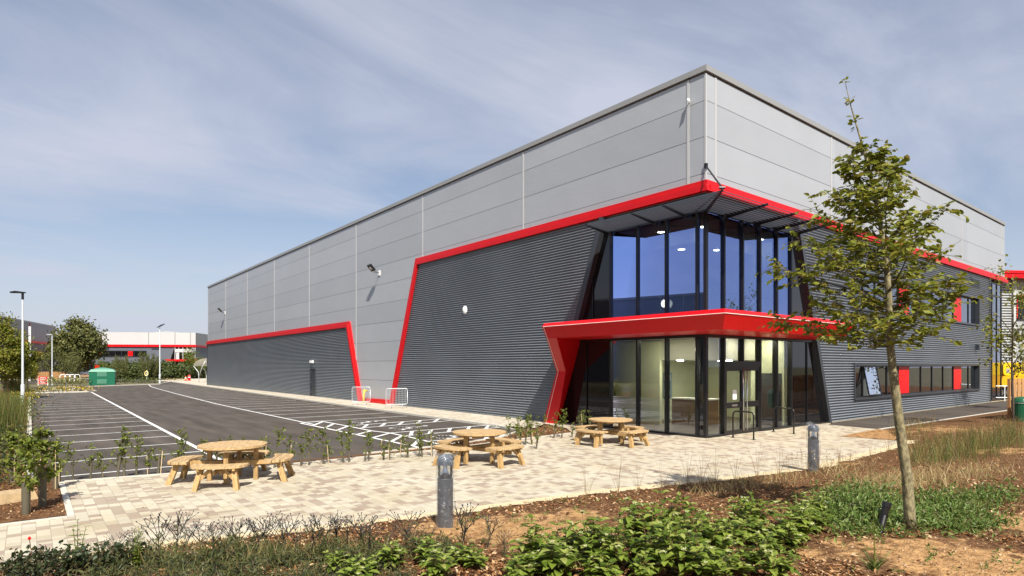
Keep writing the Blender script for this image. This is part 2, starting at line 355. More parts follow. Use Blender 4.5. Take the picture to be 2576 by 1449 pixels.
# car park
fkL, fkM, fkR = g(87.5, 976), g(400, 966), (-0.77, 92.03)
mb = MB(); mb.poly([(-17.5, 3.85), (-12.5, 3.2), (-5, 3.6), (-2.3, 5.9), (strip_x(7.75), 7.75), (strip_x(92), 92), fkM, fkL, (-17.5, 66)], AZ); struct(mb.build("car_park", M['asphalt']))
def kerbs(name, pts, w=0.12, z0=-0.1, z1=0.04):
    mb = MB()
    for a, b_ in zip(pts[:-1], pts[1:]):
        mb.bar((*a, (z0 + z1) / 2), (*b_, (z0 + z1) / 2), w, z1 - z0); z1 += 0.0012
    return struct(mb.build(name, M['kerb']))
kerbs("kerb", [(-17.05, 0.2), (-17.05, 3.8)] , 0.1, z1=0.012)
kerbs("kerb", [(p[0], p[1] + 0.05) for p in UP], 0.1, z1=0.014)
kerbs("kerb", [(-30, 0.33), (-17.1, 0.17)], 0.1, z1=0.013)
kerbs("kerb", [(-17.57, 4.0), (-17.5, 57)], 0.14)
BACK = [(-17.4, 4.3), (-10.4, 3.75), (-8.0, 3.8), (-5.2, 4.4), (-3.4, 5.6), (strip_x(7.75) - .02, 7.6)]
kerbs("kerb", BACK[1:], 0.1, z1=0.02)
kerbs("kerb", [(strip_x(7.7), 7.7), (strip_x(92), 92)], 0.12, z1=0.03)
kerbs("kerb", [fkL, fkM, (-0.77, 92.03)], 0.2, z1=0.05)
kerbs("kerb", [(-17.5, 57), (-13.3, 57), (-12.6, 58), (-12.9, 63.5), (-17.3, 64.5)], 0.2, z1=0.05)
# hedge bed, verge bed, flower bed
def soilattr(o, fn):
    a = o.data.attributes.new("soil", 'FLOAT', 'POINT')
    a.data.foreach_set("value", [fn(v_.co.x, v_.co.y) for v_ in o.data.vertices])
mb = MB(); mb.poly([(p[0], p[1] + 0.1) for p in UP] + [(-1.42, 5.3), (-0.93, 7.0), (-2.2, 5.9)] + [(-3.3, 5.5)] + BACK[1:4][::-1] + [(-14.5, 3.75), (-17.0, 3.95)], -0.015)
soilattr(struct(mb.build("planting_bed", M['bed'])), lambda x, y: 0.0)
mb = MB(); mb.poly([(-30, 0.38), (-17.1, 0.22), (-17.1, 3.9), (-17.6, 4.1), (-17.57, 57), (-19.2, 66), (-20.5, 66), (-21, 30), (-30, 20)], 0.02)
soilattr(struct(mb.build("planting_bed", M['bed'])), lambda x, y: 0.0)
mb = MB(); mb.poly([(-17.4, 57.1), (-13.3, 57.1), (-12.7, 58), (-13, 63.4), (-17.4, 64.4)], 0.03)
soilattr(struct(mb.build("planting_bed", M['bed'])), lambda x, y: 0.0)
# side path of asphalt along the right wall, its edging, the bed wedge beside the paving
pr = lambda x: -2.41 - (x - 7.57) * 0.0225
mb = MB(); mb.poly([pa, (8.95, -0.14), (60, -0.14), (60, pr(60)), pb], -0.004); struct(mb.build("path", M['asphalt']))
mb = MB(); mb.poly([(8.95, -0.14), (8.95, 0.02), (40, 0.02), (40, -0.14)], 0.008); struct(mb.build("gravel_margin", M['gravel']))
kerbs("kerb", [(7.5, -2.47), (24.2, pr(24.2) - 0.06)], 0.1, z1=0.02)
# main bed: height field
def yedge(x):
    X = [p[0] for p in LOW] + [4.6, 5.6, 7.6, 60]; Y = [p[1] for p in LOW] + [-4.45, -3.4, -2.55, pr(60) - .12]
    return float(np.interp(x, X, Y))
def hn(x, y):
    return 0.5 * math.sin(1.7 * x + 0.6 * y) * math.sin(1.3 * y - 0.4 * x) + 0.3 * math.sin(4.1 * x + 1.2) * math.sin(3.7 * y) + 0.2 * math.sin(9.3 * x + 2 * y) * math.sin(8.1 * y - x)
def bedz(x, y):
    d = yedge(x) - y; t_ = min(max(d / 1.3, 0), 1); t_ = t_ * t_ * (3 - 2 * t_)
    return 0.006 + t_ * (0.11 + 0.035 * hn(x, y))
SOILP = [(g(1950, 1160, .1), .9, .35, .3), (g(2060, 1400, .1), 1.0, .45, .42), (g(1480, 1340, .1), .9, .6, .4), (g(1000, 1350, .1), .7, .4, .3), (g(1300, 1335, .1), 1.8, 1.15, 0.55), (g(1150, 1320, .1), 1.2, 0.9, 0.5), (g(1420, 1300, .1), 1.0, .6, .45), (g(1600, 1340, .1), .6, .3, .3), (g(2350, 1400, .1), 1.5, 1.0, 0.5), (g(2560, 1320, .1), 1.3, .8, 0.5), (g(2130, 1370, .1), .7, .35, 0.4),
         (g(2130, 1160, .1), 1.0, 0.5, 0.42), (g(2576, 1440, .1), 1.5, 1.0, 0.55), (g(2420, 1085, .05), 5.0, 2.2, .42), (g(2520, 1140, .05), 3.0, 1.6, .36), (g(2300, 1100, .05), 1.6, .8, .3), (g(2150, 1100, .02), 1.6, .5, .5), (g(2100, 1420, .1), .8, .3, .3)]
def soilf(x, y):
    r = 0.0
    for (c, a, bb, s_) in SOILP:
        d = np.array([x - c[0], y - c[1]]); u = d @ RIGHT; w_ = d @ FWD
        q = (u / a) ** 2 + (w_ / bb) ** 2; r = max(r, s_ * 1.35 * math.exp(-q * 0.9))
    return r
xs = np.concatenate([np.arange(-26, 6, 0.14), np.arange(6, 30, 0.4), np.arange(30, 61, 2)]); ts = np.concatenate([np.linspace(0, 1.6, 14), np.linspace(1.75, 9, 50), np.linspace(9.5, 22, 12)])
V = [(x, yedge(x) - t_, bedz(x, yedge(x) - t_)) for t_ in ts for x in xs]; nx = len(xs)
F = [(j * nx + i, (j + 1) * nx + i, (j + 1) * nx + i + 1, j * nx + i + 1) for j in range(len(ts) - 1) for i in range(nx - 1)]
mb = MB(); mb.add(V, F); bedo = struct(mb.build("planting_bed", M['bed'], smooth=True)); soilattr(bedo, soilf)
mb = MB(); mb.poly([tip, pb, (7.3, -2.75), (4.9, -4.0), w3], 0.012); soilattr(struct(mb.build("planting_bed", M['bed'])), lambda x, y: 0.6)
# gravel margin between paving and bed (ragged strip)
rr = random.Random(3); inn = []; outp = []
for x in np.arange(-30, 4.7, 0.18):
    y = yedge(x); inn.append((x, y + 0.10 + rr.uniform(-.015, .015))); outp.append((x, y - 0.24 + rr.uniform(-.12, .12)))
n = len(inn); mb = MB(); mb.add([(p[0], p[1], PZ + 0.006) for p in inn] + [(p[0], p[1], bedz(*p) + 0.008) for p in outp], [(n + i, n + i + 1, i + 1, i) for i in range(n - 1)])
struct(mb.build("gravel_margin", M['gravel']))
# markings
mb = MB(); MZ = AZ + 0.005
def line(a, b_, w=0.1):
    global MZ
    MZ += 0.00012
    a = np.array(a); b_ = np.array(b_); d = (b_ - a) / np.linalg.norm(b_ - a); p = np.array([-d[1], d[0]]) * w / 2
    mb.add([(*(a - p), MZ), (*(b_ - p), MZ), (*(b_ + p), MZ), (*(a + p), MZ)], [(0, 1, 2, 3)])
lx = lambda y: -13.63 + (y - 8.29) * (0.62 / 48.4)
line((lx(4.3), 4.3), (lx(57), 57), 0.13)
for i in range(22): 
    y = 5.0 + i * 2.42
    if y < 56.5: line((-17.15, y), (lx(y) - 0.065, y), 0.095)
RX = [(4.58, -7.92), (14.1, -8.61), (69.5, -6.45), (78, -5.6)]
rx = lambda y: float(np.interp(y, [14.1, 30, 50, 69.5, 80], [-8.25, -8.15, -7.4, -6.45, -5.3]))
ys_ = np.linspace(13.2, 79, 16)
for a, b_ in zip(ys_[:-1], ys_[1:]): line((rx(a), a), (rx(b_), b_), 0.11)
for i in range(26):
    y = 14.6 + i * 2.42; 
    if y < 78: line((rx(y) + 0.055, y), (strip_x(y) - 0.45, y), 0.1)
MZ += 0.0
# hatched access strips and wheelchair bays
def quad_line(ps, w=0.1):
    for a, b_ in zip(ps[:-1], ps[1:]): line(a, b_, w)
def gp(X, Y): return g((1000 + X * .7555) / 1.4907, (1463 + Y * .757) / 1.4907, AZ)
def gl_(a, b_, w=.12): line(gp(*a), gp(*b_), w)
def lerp2(a, b_, t_): return (a[0] + (b_[0] - a[0]) * t_, a[1] + (b_[1] - a[1]) * t_)
o0, o1 = (168, 165), (830, 300); i0, i1 = (270, 155), (960, 292)
gl_(o0, o1, .13); gl_(o0, i0); 
inner = [(270, 155), (400, 179), (520, 203), (612, 214), (735, 240), (850, 268)]
for p_, q_ in zip(inner[:-1], inner[1:]): gl_(p_, q_)
for f_, h_ in ((.09, (280, 157)), (.18, (335, 167)), (.27, (402, 180)), (.42, (520, 203)), (.54, (612, 214)), (.68, (670, 228)), (.84, (760, 246))): gl_(lerp2(o0, o1, f_), h_, .13)
for (u0, u1, l0, l1) in (((400, 179), (862, 144), (455, 190), (918, 152)), ((612, 214), (1112, 174), (690, 228), (1182, 184)), ((800, 256), (1180, 222), (850, 268), (1220, 236))):
    gl_(u0, u1); gl_(l0, l1)
    for f_ in (.05, .24, .43, .62, .81): gl_(lerp2(l0, l1, f_), lerp2(u0, u1, f_ + .17), .13)
struct(mb.build("parking_lines", M['line']))
def wheelchair(cx_, cy_, rot, s):
    mb = MB(); ca, sa = math.cos(rot), math.sin(rot)
    def T(p): return (cx_ + s * (p[0] * ca - p[1] * sa), cy_ + s * (p[0] * sa + p[1] * ca), MZ + 0.002)
    def st(ps, w):
        for a, b_ in zip(ps[:-1], ps[1:]):
            a = np.array(a); b_ = np.array(b_); d = (b_ - a) / np.linalg.norm(b_ - a); p = np.array([-d[1], d[0]]) * w / 2; e = d * w * .3
            mb.add([T(a - p - e), T(b_ - p + e), T(b_ + p + e), T(a + p - e)], [(0, 1, 2, 3)])
    st([(0.32 * math.cos(q), -0.15 + 0.32 * math.sin(q)) for q in np.linspace(math.radians(110), math.radians(350), 14)], 0.09)
    st([(-0.05, 0.62), (-0.02, 0.1), (0.28, 0.08), (0.45, -0.38), (0.58, -0.34)], 0.09); st([(-0.03, 0.36), (0.25, 0.36)], 0.08)
    mb.add([T((-0.07 + .1 * math.cos(q), 0.78 + .1 * math.sin(q))) for q in np.linspace(0, 6.28, 12, endpoint=False)], [tuple(range(12))])
    struct(mb.build("parking_symbol", M['line']))
for q_ in ((485, 158), (685, 188), (905, 232)): wheelchair(*gp(*q_), math.radians(-90), 1.25)
# ================================================================ THE WAREHOUSE
W = thing("warehouse", "large silver and charcoal warehouse with red bands and a glazed corner entrance", "warehouse", (0, 0, 0))
LY, RXE, HT = 71.5, 35.65, 12.36
rows = [0.02, 1.48, 2.70, 3.92, 5.14, 6.36, 7.58, 8.80, 10.02, 11.22, 12.12]
mb = MB(); G2 = 0.008
lj = [0.69, 9.51, 18.51, 27.5, 36.4, 45.2, 54.0, 62.7]; rj = [0.56, 9.14, 17.7, 26.4, 34.9]
def lquad(y0, y1, z0, z1, x=0.0, m=0): mb.add([(x, y0, z0), (x, y0, z1), (x, y1, z1), (x, y1, z0)], [(0, 3, 2, 1)], m)
def rquad(x0, x1, z0, z1, y=0.0, m=0): mb.add([(x0, y, z0), (x1, y, z0), (x1, y, z1), (x0, y, z1)], [(0, 1, 2, 3)], m)
for a, b_ in zip(rows[:-1], rows[1:]):
    ya = 0.0 if a > 8.1 else 7.7
    za = max(a, 8.0) if (a < 8.8 and b_ > 8.1) else a
    if a < 8.1 < b_:
        lquad(7.7, LY, a + G2, b_ - G2); lquad(0.0, 7.7, 8.14, b_ - G2); rquad(0, RXE, 8.14, b_ - G2)
    else:
        lquad(ya, LY, a + G2, b_ - G2)
        if a > 8.1: rquad(0, RXE, a + G2, b_ - G2)
lquad(7.7, LY, 0.0, 12.12, 0.03, 2); lquad(0.03, 7.7, 8.14, 12.12, 0.03, 2); rquad(0.03, RXE, 8.14, 12.12, 0.03, 2)
mb.add([(0, LY, 0), (RXE, LY, 0), (RXE, LY, 12.12), (0, LY, 12.12)], [(0, 1, 2, 3)]); mb.add([(RXE, 0, 8.14), (RXE, LY, 8.14), (RXE, LY, 12.12), (RXE, 0, 12.12)], [(0, 1, 2, 3)])
mb.add([(RXE, 4, 0), (RXE, LY, 0), (RXE, LY, 8.14), (RXE, 4, 8.14)], [(0, 1, 2, 3)])
for y in lj:
    z0 = 8.56 if y < 19 else (0.3 if y < 28 else 5.52)
    mb.box(-0.018, 0.01, y - 0.045, y + 0.045, z0, 12.11, 1)
for x in rj: mb.box(x - 0.045, x + 0.045, -0.018, 0.01, 8.55, 12.11, 1)
mb.box(-0.012, 0.05, -0.012, 0.05, 8.55, 12.11, 1); mb.box(-0.012, 0.05, LY - .1, LY + 0.012, 5.52, 12.11, 1)
mb.box(RXE - .06, RXE + 0.012, -0.012, 0.05, 8.55, 12.11, 1)
mb.build("upper_wall", [M['panel'], M['trim'], M['groove']], W)
mb = MB(); 
mb.box(0.02, 0.3, 0.02, LY, 12.10, 12.16, 1); mb.box(0.3, RXE, 0.02, 0.3, 12.10, 12.16, 1)
mb.box(-0.07, 0.4, -0.07, LY + .07, 12.17, HT); mb.box(0.4, RXE + .07, -0.07, 0.4, 12.17, HT); mb.box(0.4, RXE + .07, LY - .4, LY + .07, 12.17, HT); mb.box(RXE - .4, RXE + .07, 0.4, LY - .4, 12.17, HT)
mb.build("parapet", [M['parapet'], M['groove']], W)
mb = MB(); mb.add([(0.3, 0.3, 12.0), (RXE - .3, 0.3, 12.0), (RXE - .3, LY - .3, 12.0), (0.3, LY - .3, 12.0)], [(0, 1, 2, 3)]); mb.build("roof", M['roof'], W)

# corrugated cladding, real ribs
PITCH, PER = 0.1135, 10
def corrugate(mb, spans, z0, z1, place):
    nst = int(round((z1 - z0) / PITCH * PER)); zs = np.linspace(z0, z1, nst + 1)
    off = lambda z: 0.012 + (0.085 * math.sin(math.pi * ((z / PITCH) % 1.0) / .6) ** .7 if 0 < (z / PITCH) % 1.0 < .6 else 0.0)
    for za, zb in zip(zs[:-1], zs[1:]):
        for fa, fb in spans((za + zb) / 2):
            a0, a1 = fa(za), fa(zb); b0, b1 = fb(za), fb(zb)
            if b0 - a0 < 0.005: continue
            mb.add([place(a0, off(za), za), place(b0, off(za), za), place(b1, off(zb), zb), place(a1, off(zb), zb)], [(0, 1, 2, 3)])
K = lambda c: (lambda z: c)
PL = lambda u, o, z: (-o, u, z); PR = lambda u, o, z: (u, -o, z)
redA = lambda z: 26.81 + (28.71 - 26.81) * z / 5.11
redB = lambda z: 21.87 - (21.87 - 18.87) * z / 8.26
gl = lambda z: 7.32 - 0.36 * z           # slanted glazing edge, left wall
gr = lambda z: 8.68 - 0.337 * z          # slanted glazing edge, right wall
def weld(o):
    import bmesh
    bm = bmesh.new(); bm.from_mesh(o.data); bmesh.ops.remove_doubles(bm, verts=bm.verts, dist=0.0005); bmesh.ops.recalc_face_normals(bm, faces=bm.faces); bm.to_mesh(o.data); bm.free()
    return o
DY0, DY1, DZ = 34.84, 36.0, 2.2
mb = MB()
corrugate(mb, lambda z: [(lambda q: redA(q) + .04, K(DY0)), (K(DY1), K(LY))] if z < DZ else [(lambda q: redA(q) + .04, K(LY))], 0.0, 5.1, PL)
weld(mb.build("cladding", M['corr'], W))
mb = MB(); corrugate(mb, lambda z: [(lambda q: gl(q) + .2, lambda q: redB(q) - .04)], 0.0, 8.2, PL); weld(mb.build("cladding", M['corr'], W))
WX0, WX1 = 11.15, 29.55
mb = MB()
corrugate(mb, lambda z: [(lambda q: gr(q) + .16, K(WX0)), (K(WX1), K(32.0))] if (0.86 < z < 2.5 or 4.91 < z < 6.71) else [(lambda q: gr(q) + .16, K(32.0))], 0.0, 8.2, PR)
weld(mb.build("cladding", M['corr'], W))
mb = MB(); mb.box(-0.10, 0.0, LY, LY + 0.1, 0, 5.1); mb.build("corner_flashing", M['dark'], W)
mb = MB(); mb.box(31.98, 32.07, -0.1, 0.12, 0, 8.14); mb.build("corner_flashing", M['dark'], W)

# red bands
def band(mb, outer, inner, frac=0.45, d1=0.11, d2=0.19, right=False):
    P = (lambda u, o, z: (u, -o, z)) if right else (lambda u, o, z: (-o, u, z))
    mid = [(a[0] + (b_[0] - a[0]) * frac, a[1] + (b_[1] - a[1]) * frac) for a, b_ in zip(outer, inner)]
    for i in range(len(outer) - 1):
        for (A, B, d) in ((outer, mid, d1), (mid, inner, d2)):
            q = [A[i], A[i + 1], B[i + 1], B[i]]
            mb.hexa([P(u, 0.0, z) for u, z in q], [P(u, d, z) for u, z in q])
mb = MB(); band(mb, [(-0.11, 8.54), (19.16, 8.58), (22.33, .29), (26.52, .25), (28.43, 5.50), (LY + .12, 5.46)],
                [(-0.19, 8.16), (18.87, 8.20), (21.87, -0.02), (26.81, -0.02), (28.76, 5.09), (LY + .16, 5.05)])
fixn(mb.build("red_band", M['red'], W))
mb = MB(); band(mb, [(0.0, 8.54), (RXE + .13, 8.54)], [(0.0, 8.16), (RXE + .17, 8.16)], right=True)
fixn(mb.build("red_band", M['red'], W))

# ---- glazed corner
ZH = 7.56
def face_bar(mb, side, u0, z0, u1, z1, w, d0=-0.05, d1=0.16, m=0):      # bar in wall plane; d = inward depth range
    P = (lambda u, d, z: (d, u, z)) if side == 'L' else (lambda u, d, z: (u, d, z))
    v = np.array([u1 - u0, z1 - z0]); v /= np.linalg.norm(v); p = np.array([-v[1], v[0]]) * w / 2
    q = [(u0 - p[0], z0 - p[1]), (u1 - p[0], z1 - p[1]), (u1 + p[0], z1 + p[1]), (u0 + p[0], z0 + p[1])]
    mb.hexa([P(u, d0, z) for u, z in q], [P(u, d1, z) for u, z in q], m)
def pane(name, side, pts, m, par, d=0.03, th=0.012):
    P = (lambda u, z, dd: (dd, u, z)) if side == 'L' else (lambda u, z, dd: (u, dd, z))
    mb_ = MB(); mb_.add([P(u, z, d) for u, z in pts], [tuple(range(len(pts)))]); return fixn(mb_.build(name, m, par)) if False else mb_.build(name, m, par)
LM = [0.34, 1.60, 2.89, 4.21]; RM = [1.06, 2.23, 3.39, 4.60, 5.68]
ZB, ZC0, ZC1 = 0.07, 3.46, 4.05
fr = MB()
for y in LM:
    face_bar(fr, 'L', y, ZB, y, ZC0, 0.07); face_bar(fr, 'L', y, ZC1 - .1, y, ZH, 0.07)
for x in RM:
    if x in (1.06, 3.39): face_bar(fr, 'R', x, 0.0, x, ZC0, 0.09)
    elif x == 2.23: face_bar(fr, 'R', x, 2.56, x, ZC0, 0.07)
    else: face_bar(fr, 'R', x, ZB, x, ZC0, 0.07)
    face_bar(fr, 'R', x, ZC1 - .1, x, ZH, 0.07)
fr.box(-0.055, 0.06, -0.055, 0.06, 0.0, 8.1)
face_bar(fr, 'L', 5.5, ZB, 5.5, ZC0, 0.03, -0.015, 0.02); face_bar(fr, 'L', 5.15, ZC1, 5.15, 6.3, 0.03, -0.015, 0.02)
face_bar(fr, 'R', 7.0, ZB, 7.0, ZC0, 0.03, -0.015, 0.02)
# sills and heads
face_bar(fr, 'L', 0.06, 0.035, gl(0), 0.035, 0.07, -0.065, 0.2); face_bar(fr, 'R', 3.44, 0.035, gr(0), 0.035, 0.07, -0.065, 0.2); face_bar(fr, 'R', 0.06, 0.035, 1.01, 0.035, 0.07, -0.065, 0.2)
face_bar(fr, 'L', 0.06, 3.40, gl(3.4), 3.40, 0.10, -0.052, 0.18); face_bar(fr, 'R', 0.06, 3.40, gr(3.4), 3.40, 0.10, -0.052, 0.18)
face_bar(fr, 'L', 0.06, 7.83, gl(7.83), 7.83, 0.58, -0.03, 0.14); face_bar(fr, 'R', 0.06, 7.83, gr(7.83), 7.83, 0.58, -0.03, 0.14)
face_bar(fr, 'R', 1.10, 2.46, 3.35, 2.46, 0.2, -0.058, 0.17)
CWALL = fixn(fr.build("curtain_wall", M['black'], W))
ys_ = [0.06] + LM
for a, b_ in zip(ys_[:-1], ys_[1:]):
    pane("glass_pane", 'L', [(a, ZC1 - .1), (b_, ZC1 - .1), (b_, ZH), (a, ZH)], M['glass_up'], CWALL)
    pane("glass_pane", 'L', [(a, ZB), (b_, ZB), (b_, ZC0), (a, ZC0)], M['glass_lo'], CWALL)
xs_ = [0.06] + RM
for i, (a, b_) in enumerate(zip(xs_[:-1], xs_[1:])):
    pane("glass_pane", 'R', [(a, ZC1 - .1), (b_, ZC1 - .1), (b_, ZH), (a, ZH)], M['glass_up'], CWALL)
    if i in (1, 2): pane("glass_pane", 'R', [(a, 2.56), (b_, 2.56), (b_, ZC0), (a, ZC0)], M['glass_lo'], CWALL)
    else: pane("glass_pane", 'R', [(a, ZB), (b_, ZB), (b_, ZC0), (a, ZC0)], M['glass_lo'], CWALL)
pane("spandrel_pane", 'L', [(4.21, ZC1 - .1), (gl(ZC1), ZC1 - .1), (gl(ZH), ZH), (4.21, ZH)], M['blackglass'], CWALL)
pane("spandrel_pane", 'L', [(4.21, ZB), (gl(ZB), ZB), (gl(ZC0), ZC0), (4.21, ZC0)], M['blackglass'], CWALL)
pane("spandrel_pane", 'R', [(5.68, ZC1 - .1), (gr(ZC1), ZC1 - .1), (gr(ZH), ZH), (5.68, ZH)], M['blackglass'], CWALL)
pane("spandrel_pane", 'R', [(5.68, ZB), (gr(ZB), ZB), (gr(ZC0), ZC0), (5.68, ZC0)], M['blackglass'], CWALL)
# slanted edge trims
mb = MB(); face_bar(mb, 'L', gl(0) + .1, 0.0, gl(8.15) + .1, 8.15, 0.24, -0.22, 0.15); mb.build("slanted_trim", M['dark'], W); mb = MB(); face_bar(mb, 'R', gr(0) + .08, 0.0, gr(8.15) + .08, 8.15, 0.20, -0.16, 0.15)
mb.build("slanted_trim", M['dark'], W)

# entrance doors
DR = MB()
face_bar(DR, 'R', 1.15, 0.03, 1.15, 2.36, 0.09, -0.03, 0.06); face_bar(DR, 'R', 3.30, 0.03, 3.30, 2.36, 0.09, -0.03, 0.06)
for x in (2.18, 2.28): face_bar(DR, 'R', x, 0.02, x, 2.36, 0.085, -0.03, 0.06)
for xa, xb in ((1.19, 2.14), (2.32, 3.26)):
    for z, h in ((0.09, 0.14), (1.03, 0.2), (2.29, 0.14)): face_bar(DR, 'R', xa, z, xb, z, h, -0.028, 0.055)
DO = fixn(DR.build("entrance_door", M['black'], W))
for xa, xb in ((1.19, 2.14), (2.32, 3.26)):
    pane("glass_pane", 'R', [(xa, .16), (xb, .16), (xb, .93), (xa, .93)], M['glass_lo'], DO, d=0.02); pane("glass_pane", 'R', [(xa, 1.13), (xb, 1.13), (xb, 2.22), (xa, 2.22)], M['glass_lo'], DO, d=0.02)
for x in (2.13, 2.36):
    mb = MB(); mb.tube([(x, -0.10, 0.12), (x, -0.10, 2.3)], 0.022, 10); mb.tube([(x, -0.10, .4), (x, -.03, .4)], 0.012, 6); mb.tube([(x, -0.10, 2.0), (x, -.03, 2.0)], 0.012, 6)
    mb.build("door_handle", M['steel'], DO, smooth=True)
mb = MB(); mb.box(1.5, 1.85, -0.036, -0.029, 0.99, 1.05); mb.build("letter_plate", M['steel'], DO)
mb = MB(); mb.box(1.62, 1.86, 0.004, 0.010, 1.22, 1.55); mb.build("paper_notice", M['white'], DO)

# ---- interior
mb = MB(); mb.add([(0.05, 0.05, 0.02), (14, 0.05, 0.02), (14, 9, 0.02), (0.05, 9, 0.02)], [(0, 1, 2, 3)]); mb.build("interior_floor", M['ifloor'], W)
mb = MB()
mb.box(8.05, 8.2, 0.15, 9, 0.02, 7.5); mb.box(0.3, 8.05, 8.85, 9, 0.02, 7.5)          # back walls
mb.box(4.3, 8.05, 5.2, 5.32, 0.02, 3.4); mb.box(5.55, 5.68, 0.2, 1.6, 0.02, 3.4); mb.box(5.75, 5.88, 0.2, 3.2, 4.06, 7.4)
mb.box(2.6, 2.75, 3.9, 7.2, 0.02, 3.4)
mb.build("interior_wall", M['cream'], W)
mb = MB(); mb.box(0.2, 8.05, 0.2, 8.85, 3.46, 3.98); mb.box(2.75, 8.04, 1.3, 8.84, 2.62, 3.45); mb.box(0.18, 8.05, 0.18, 8.85, 7.42, 7.5); mb.box(1.6, 8.03, 1.6, 8.83, 6.95, 7.41)
mb.build("interior_ceiling", M['ceil'], W)
mb = MB(); mb.box(0.2, 8.0, 0.2, 8.8, 3.985, 4.0); mb.build("upper_floor", M['ifloor'], W)
mb = MB(); mb.tube([(0.62, 0.62, 0.02), (0.62, 0.62, 3.45)], 0.19, 20); mb.build("column", M['black'], W, smooth=True)
for p in ((1.0, 2.6, 7.415), (2.4, 2.7, 6.945), (3.6, 1.9, 6.945), (1.1, 5.0, 7.415), (1.5, 1.1, 7.415), (3.2, 2.2, 2.615), (3.3, 3.4, 2.615), (4.6, 2.0, 2.615), (1.4, 2.2, 3.452), (1.5, 3.3, 3.452), (3.6, .7, 3.452), (5.0, .7, 3.452), (6.8, 1.0, 3.452), (5.6, 3.0, 2.615), (6.6, 2.4, 6.945), (5.2, 1.0, 7.415)):
    mb = MB(); mb.lathe((p[0], p[1], p[2] - 0.012), [(0, 0), (0.13, 0), (0.13, 0.012)], 16); mb.build("fill_downlight", M['lamp'] if p[2] < 4 else M['lamp_up'], W)  # only a few are visible downlights, the rest added to brighten the rooms
mb = MB()
for y in np.arange(0.6, 5.2, 1.05): mb.box(1.1, 1.14, y, y + 0.04, 4.0, 5.05)
mb.bar((1.12, 0.5, 5.08), (1.12, 5.0, 5.08), 0.05, 0.04); mb.bar((1.12, 0.5, 5.0), (6, 0.5, 5.0), 0.03, 0.03)
BAL = mb.build("balustrade", M['steel'], W)
pane("glass_pane", 'L', [(0.6, 4.1), (5.0, 4.1), (5.0, 4.98), (0.6, 4.98)], M['glass_lo'], BAL, d=1.12)
mb = MB(); mb.lathe((0, 0, 0), [(0, 0.0), (0.13, 0.0), (0.15, 0.03), (0.0, 0.06)], 20)
ol = mb.build("wall_lamp", M['lamp2'], W); ol.rotation_euler = (0, math.radians(-90), 0); ol.location = (1.0, 2.42, 4.72)
mb = MB(); mb.box(4.26, 4.29, 4.55, 5.0, 0.95, 2.1); nb = mb.build("notice_board", mat("blue grey board", (0.30, 0.42, 0.58), 0.5), W)
for q in ((4.60, 4.95, 1.75, 2.02), (4.62, 4.78, 1.1, 1.3), (4.80, 4.94, 1.05, 1.35)): mb = MB(); mb.box(4.25, 4.258, *q); mb.build("poster", M['white'], nb)

mb = MB(); mb.box(3.0, 3.7, 1.9, 3.6, .02, 1.05); dk = mb.build("reception_desk", mat("desk wood", (.20, .12, .06), .5), W)
mb = MB(); mb.box(2.95, 3.8, 1.85, 3.65, 1.052, 1.10); mb.build("desk_top", M['white'], dk)
for q in ((8.02, 8.048, 2.0, 3.0, .02, 2.2), (8.02, 8.048, 5.6, 6.6, .02, 2.2)): mb = MB(); mb.box(*q); mb.build("inner_door", M['dark'], W)
mb = MB(); mb.box(5.52, 5.548, .3, 1.3, .02, 2.1); mb.build("inner_door", M['dark'], W)
# ---- red entrance canopy with its slanted leg
sec = [(0.0, 4.07), (1.80, 4.06), (1.94, 3.92), (1.72, 3.47), (0.0, 3.45)]        # distance from wall, z
yL = [6.30, 6.02, 6.02, 6.0, 6.32]; xR = [7.15, 6.85, 6.75, 6.35, 7.45]
mb = MB(); n = len(sec)
V = [(-d, yL[i], z) for i, (d, z) in enumerate(sec)] + [(-d, -d, z) for d, z in sec] + [(xR[i], -d, z) for i, (d, z) in enumerate(sec)]
F = []
for i in range(n):
    j = (i + 1) % n; 
    F += [(i, n + i, n + j, j), (n + i, 2 * n + i, 2 * n + j, n + j)]
F += [tuple(range(n)), tuple(range(2 * n, 3 * n))]
mb.add(V, F)
# leg
A0, A1, A2 = (-.52, 7.53, 0), (-.52, 6.72, 2.16), (-1.715, 6.0, 3.468); B0, B1, B2 = (-.52, 6.71, 0), (-.52, 6.17, 2.17), (-1.715, 5.42, 3.468)
C0, C1, C2 = (0.02, 7.6, 0), (0.02, 6.82, 2.16), (0.02, 6.33, 3.448); D0, D1, D2 = (0.02, 7.1, 0), (0.02, 6.32, 2.17), (0.02, 5.86, 3.448)
V = [A0, A1, A2, B0, B1, B2, C0, C1, C2, D0, D1, D2]
mb.add(V, [(0, 3, 4, 1), (1, 4, 5, 2), (3, 9, 10, 4), (4, 10, 11, 5), (0, 1, 7, 6), (1, 2, 8, 7), (0, 6, 9, 3)])
CAN = fixn(mb.build("canopy", M['red'], W))
mb = MB(); f = 0.18; e = 0.006
mb.tube([(-1.946, 5.93, 3.915), (-1.946, -1.946, 3.915), (6.7, -1.946, 3.915)], 0.009, 5)
def lp(a, b_, t_): return tuple(a[i] + (b_[i] - a[i]) * t_ for i in range(3))
mb.tube([(-1.946, 5.93, 3.915), tuple(np.array(lp(A2, B2, .12)) - (0.02, 0, -.02)), tuple(np.array(lp(A1, B1, .2)) - (e, 0, 0)), tuple(np.array(lp(A0, B0, .2)) - (e, 0, 0))], 0.009, 5)
mb.build("light_strip", M['strip'], CAN)

